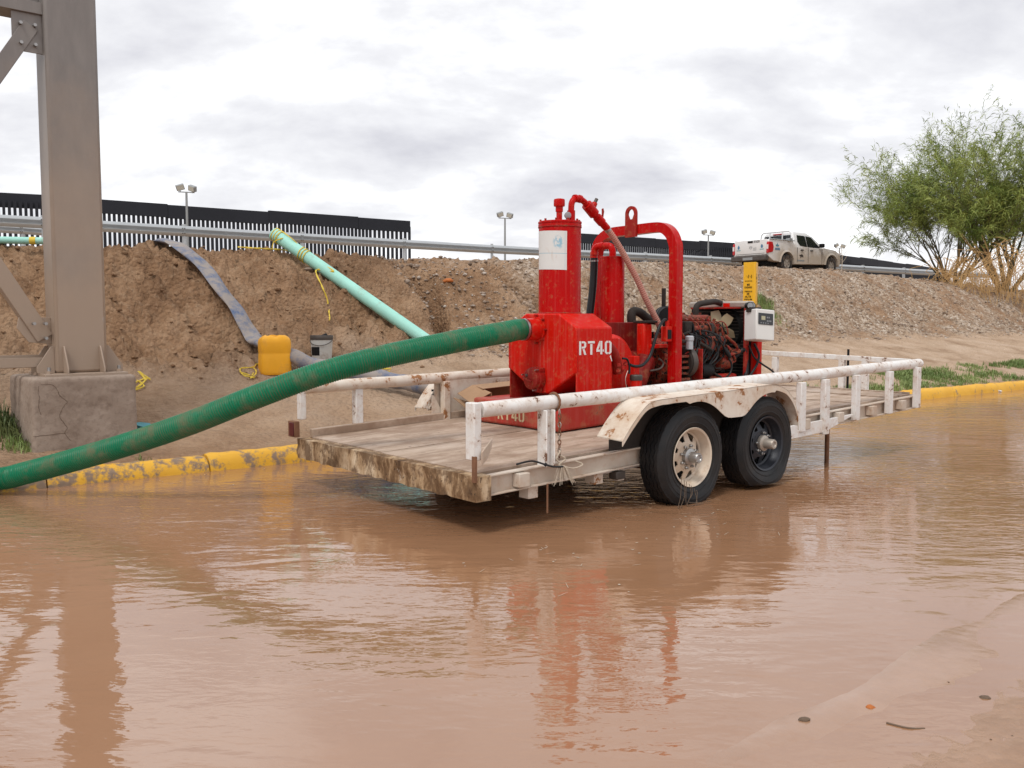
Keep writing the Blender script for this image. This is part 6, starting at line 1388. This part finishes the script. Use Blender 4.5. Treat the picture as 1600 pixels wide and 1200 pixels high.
# ------------------------------------------------------------------ small things on the mud and water edge
def blob(u, v, r, mat, name, label, cat, sq=(1, .7, .5), z=None):
    p = hit(u, v) if z is None else atY(u, v, 1); o = MB().ico(p + Vector((0, 0, r * .2)), r, 2, .22, sq).build(name, mat, origin=p, angle=60); tag(o, label, cat)
blob(1257, 1127, .020, 'clod', 'mud_clod', 'dark mud clod in the lower middle of the wet mud', 'clod'); blob(1538, 1093, .022, 'clod', 'mud_clod', 'dark mud clod near the right edge of the wet mud', 'clod')
blob(1360, 1107, .016, 'leaf_orange', 'dead_leaf', 'curled orange leaf on the wet mud', 'leaf', (1, .8, .6)); blob(1210, 1090, .009, 'clod', 'mud_clod', 'tiny dark clod left of the orange leaf', 'clod')
t0 = hit(1385, 1132); t1 = hit(1445, 1142); tag(MB().tube(spline([t0 + Vector((0, 0, .006)), (t0 + t1) / 2 + Vector((0, -.02, .008)), t1 + Vector((0, 0, .008))], 5), .0035, 6).build('twig', 'clod', origin=t0), 'thin curved twig lying on the wet mud', 'twig')
lt = hit(1555, 615); tag(MB().ico(lt + Vector((0, 0, .05)), .10, 2, .25, (1.3, .6, .35)).build('litter', 'litter', origin=lt), 'crumpled white litter at the foot of the right kerb', 'litter')
lb = hit(213, 668); tag(MB().ico(lb + Vector((0, 0, .02)), .12, 2, .3, (1.2, .8, .25)).build('plastic_scrap', 'decal_teal', origin=lb), 'blue plastic scrap on the ground beside the concrete block', 'litter')
for u, v, r, lab in ((483, 423, .10, 'pale angular stone on the slope beside the mint pipe'), (700, 440, .09, 'reddish stone near the top of the gully')):
    blob(u, v, r, 'stones' if u < 600 else 'leaf_orange', 'loose_stone', lab, 'stone')
def reg_mud(n): return 1.5 + 7 * rng.random(n), 1.75 - 2.6 * rng.random(n)**.45
stones('mud_pebbles', 900, reg_mud, 'clod', .003, .011, 'tiny dark pebbles and crumbs on the wet mud')

# floating scum and straw flecks on the water
def flecks(n):
    m = MB()
    for k in range(n):
        s_, t_ = (random.uniform(2, 19), float(kerb_t(4)) - abs(random.gauss(0, .35)) - .12) if k % 2 else (random.uniform(3.0, 8.5), 4.1 - abs(random.gauss(0, .5)))
        c = W(s_, t_, .003); a = random.uniform(0, pi); L_, w_ = random.choice(((.006, .005), (.010, .007), (.03, .002), (.05, .0018))); u = Vector((cos(a), sin(a), 0)); q = Vector((-sin(a), cos(a), 0))
        m.add([c + (u * L_ * x + q * w_ * y) * random.uniform(.7, 1.2) + Vector((0, 0, .001 * (k % 3))) for x, y in ((-1, -.4), (-.3, -1), (.8, -.6), (1, .3), (.1, 1), (-.8, .7))], [(0, 1, 2, 3, 4, 5)])
    o = m.build('floating_flecks', 'rope_pale', angle=None); tag(o, 'pale straw flecks and scum floating along the kerb and trailer', 'debris', kind='stuff')
flecks(260)
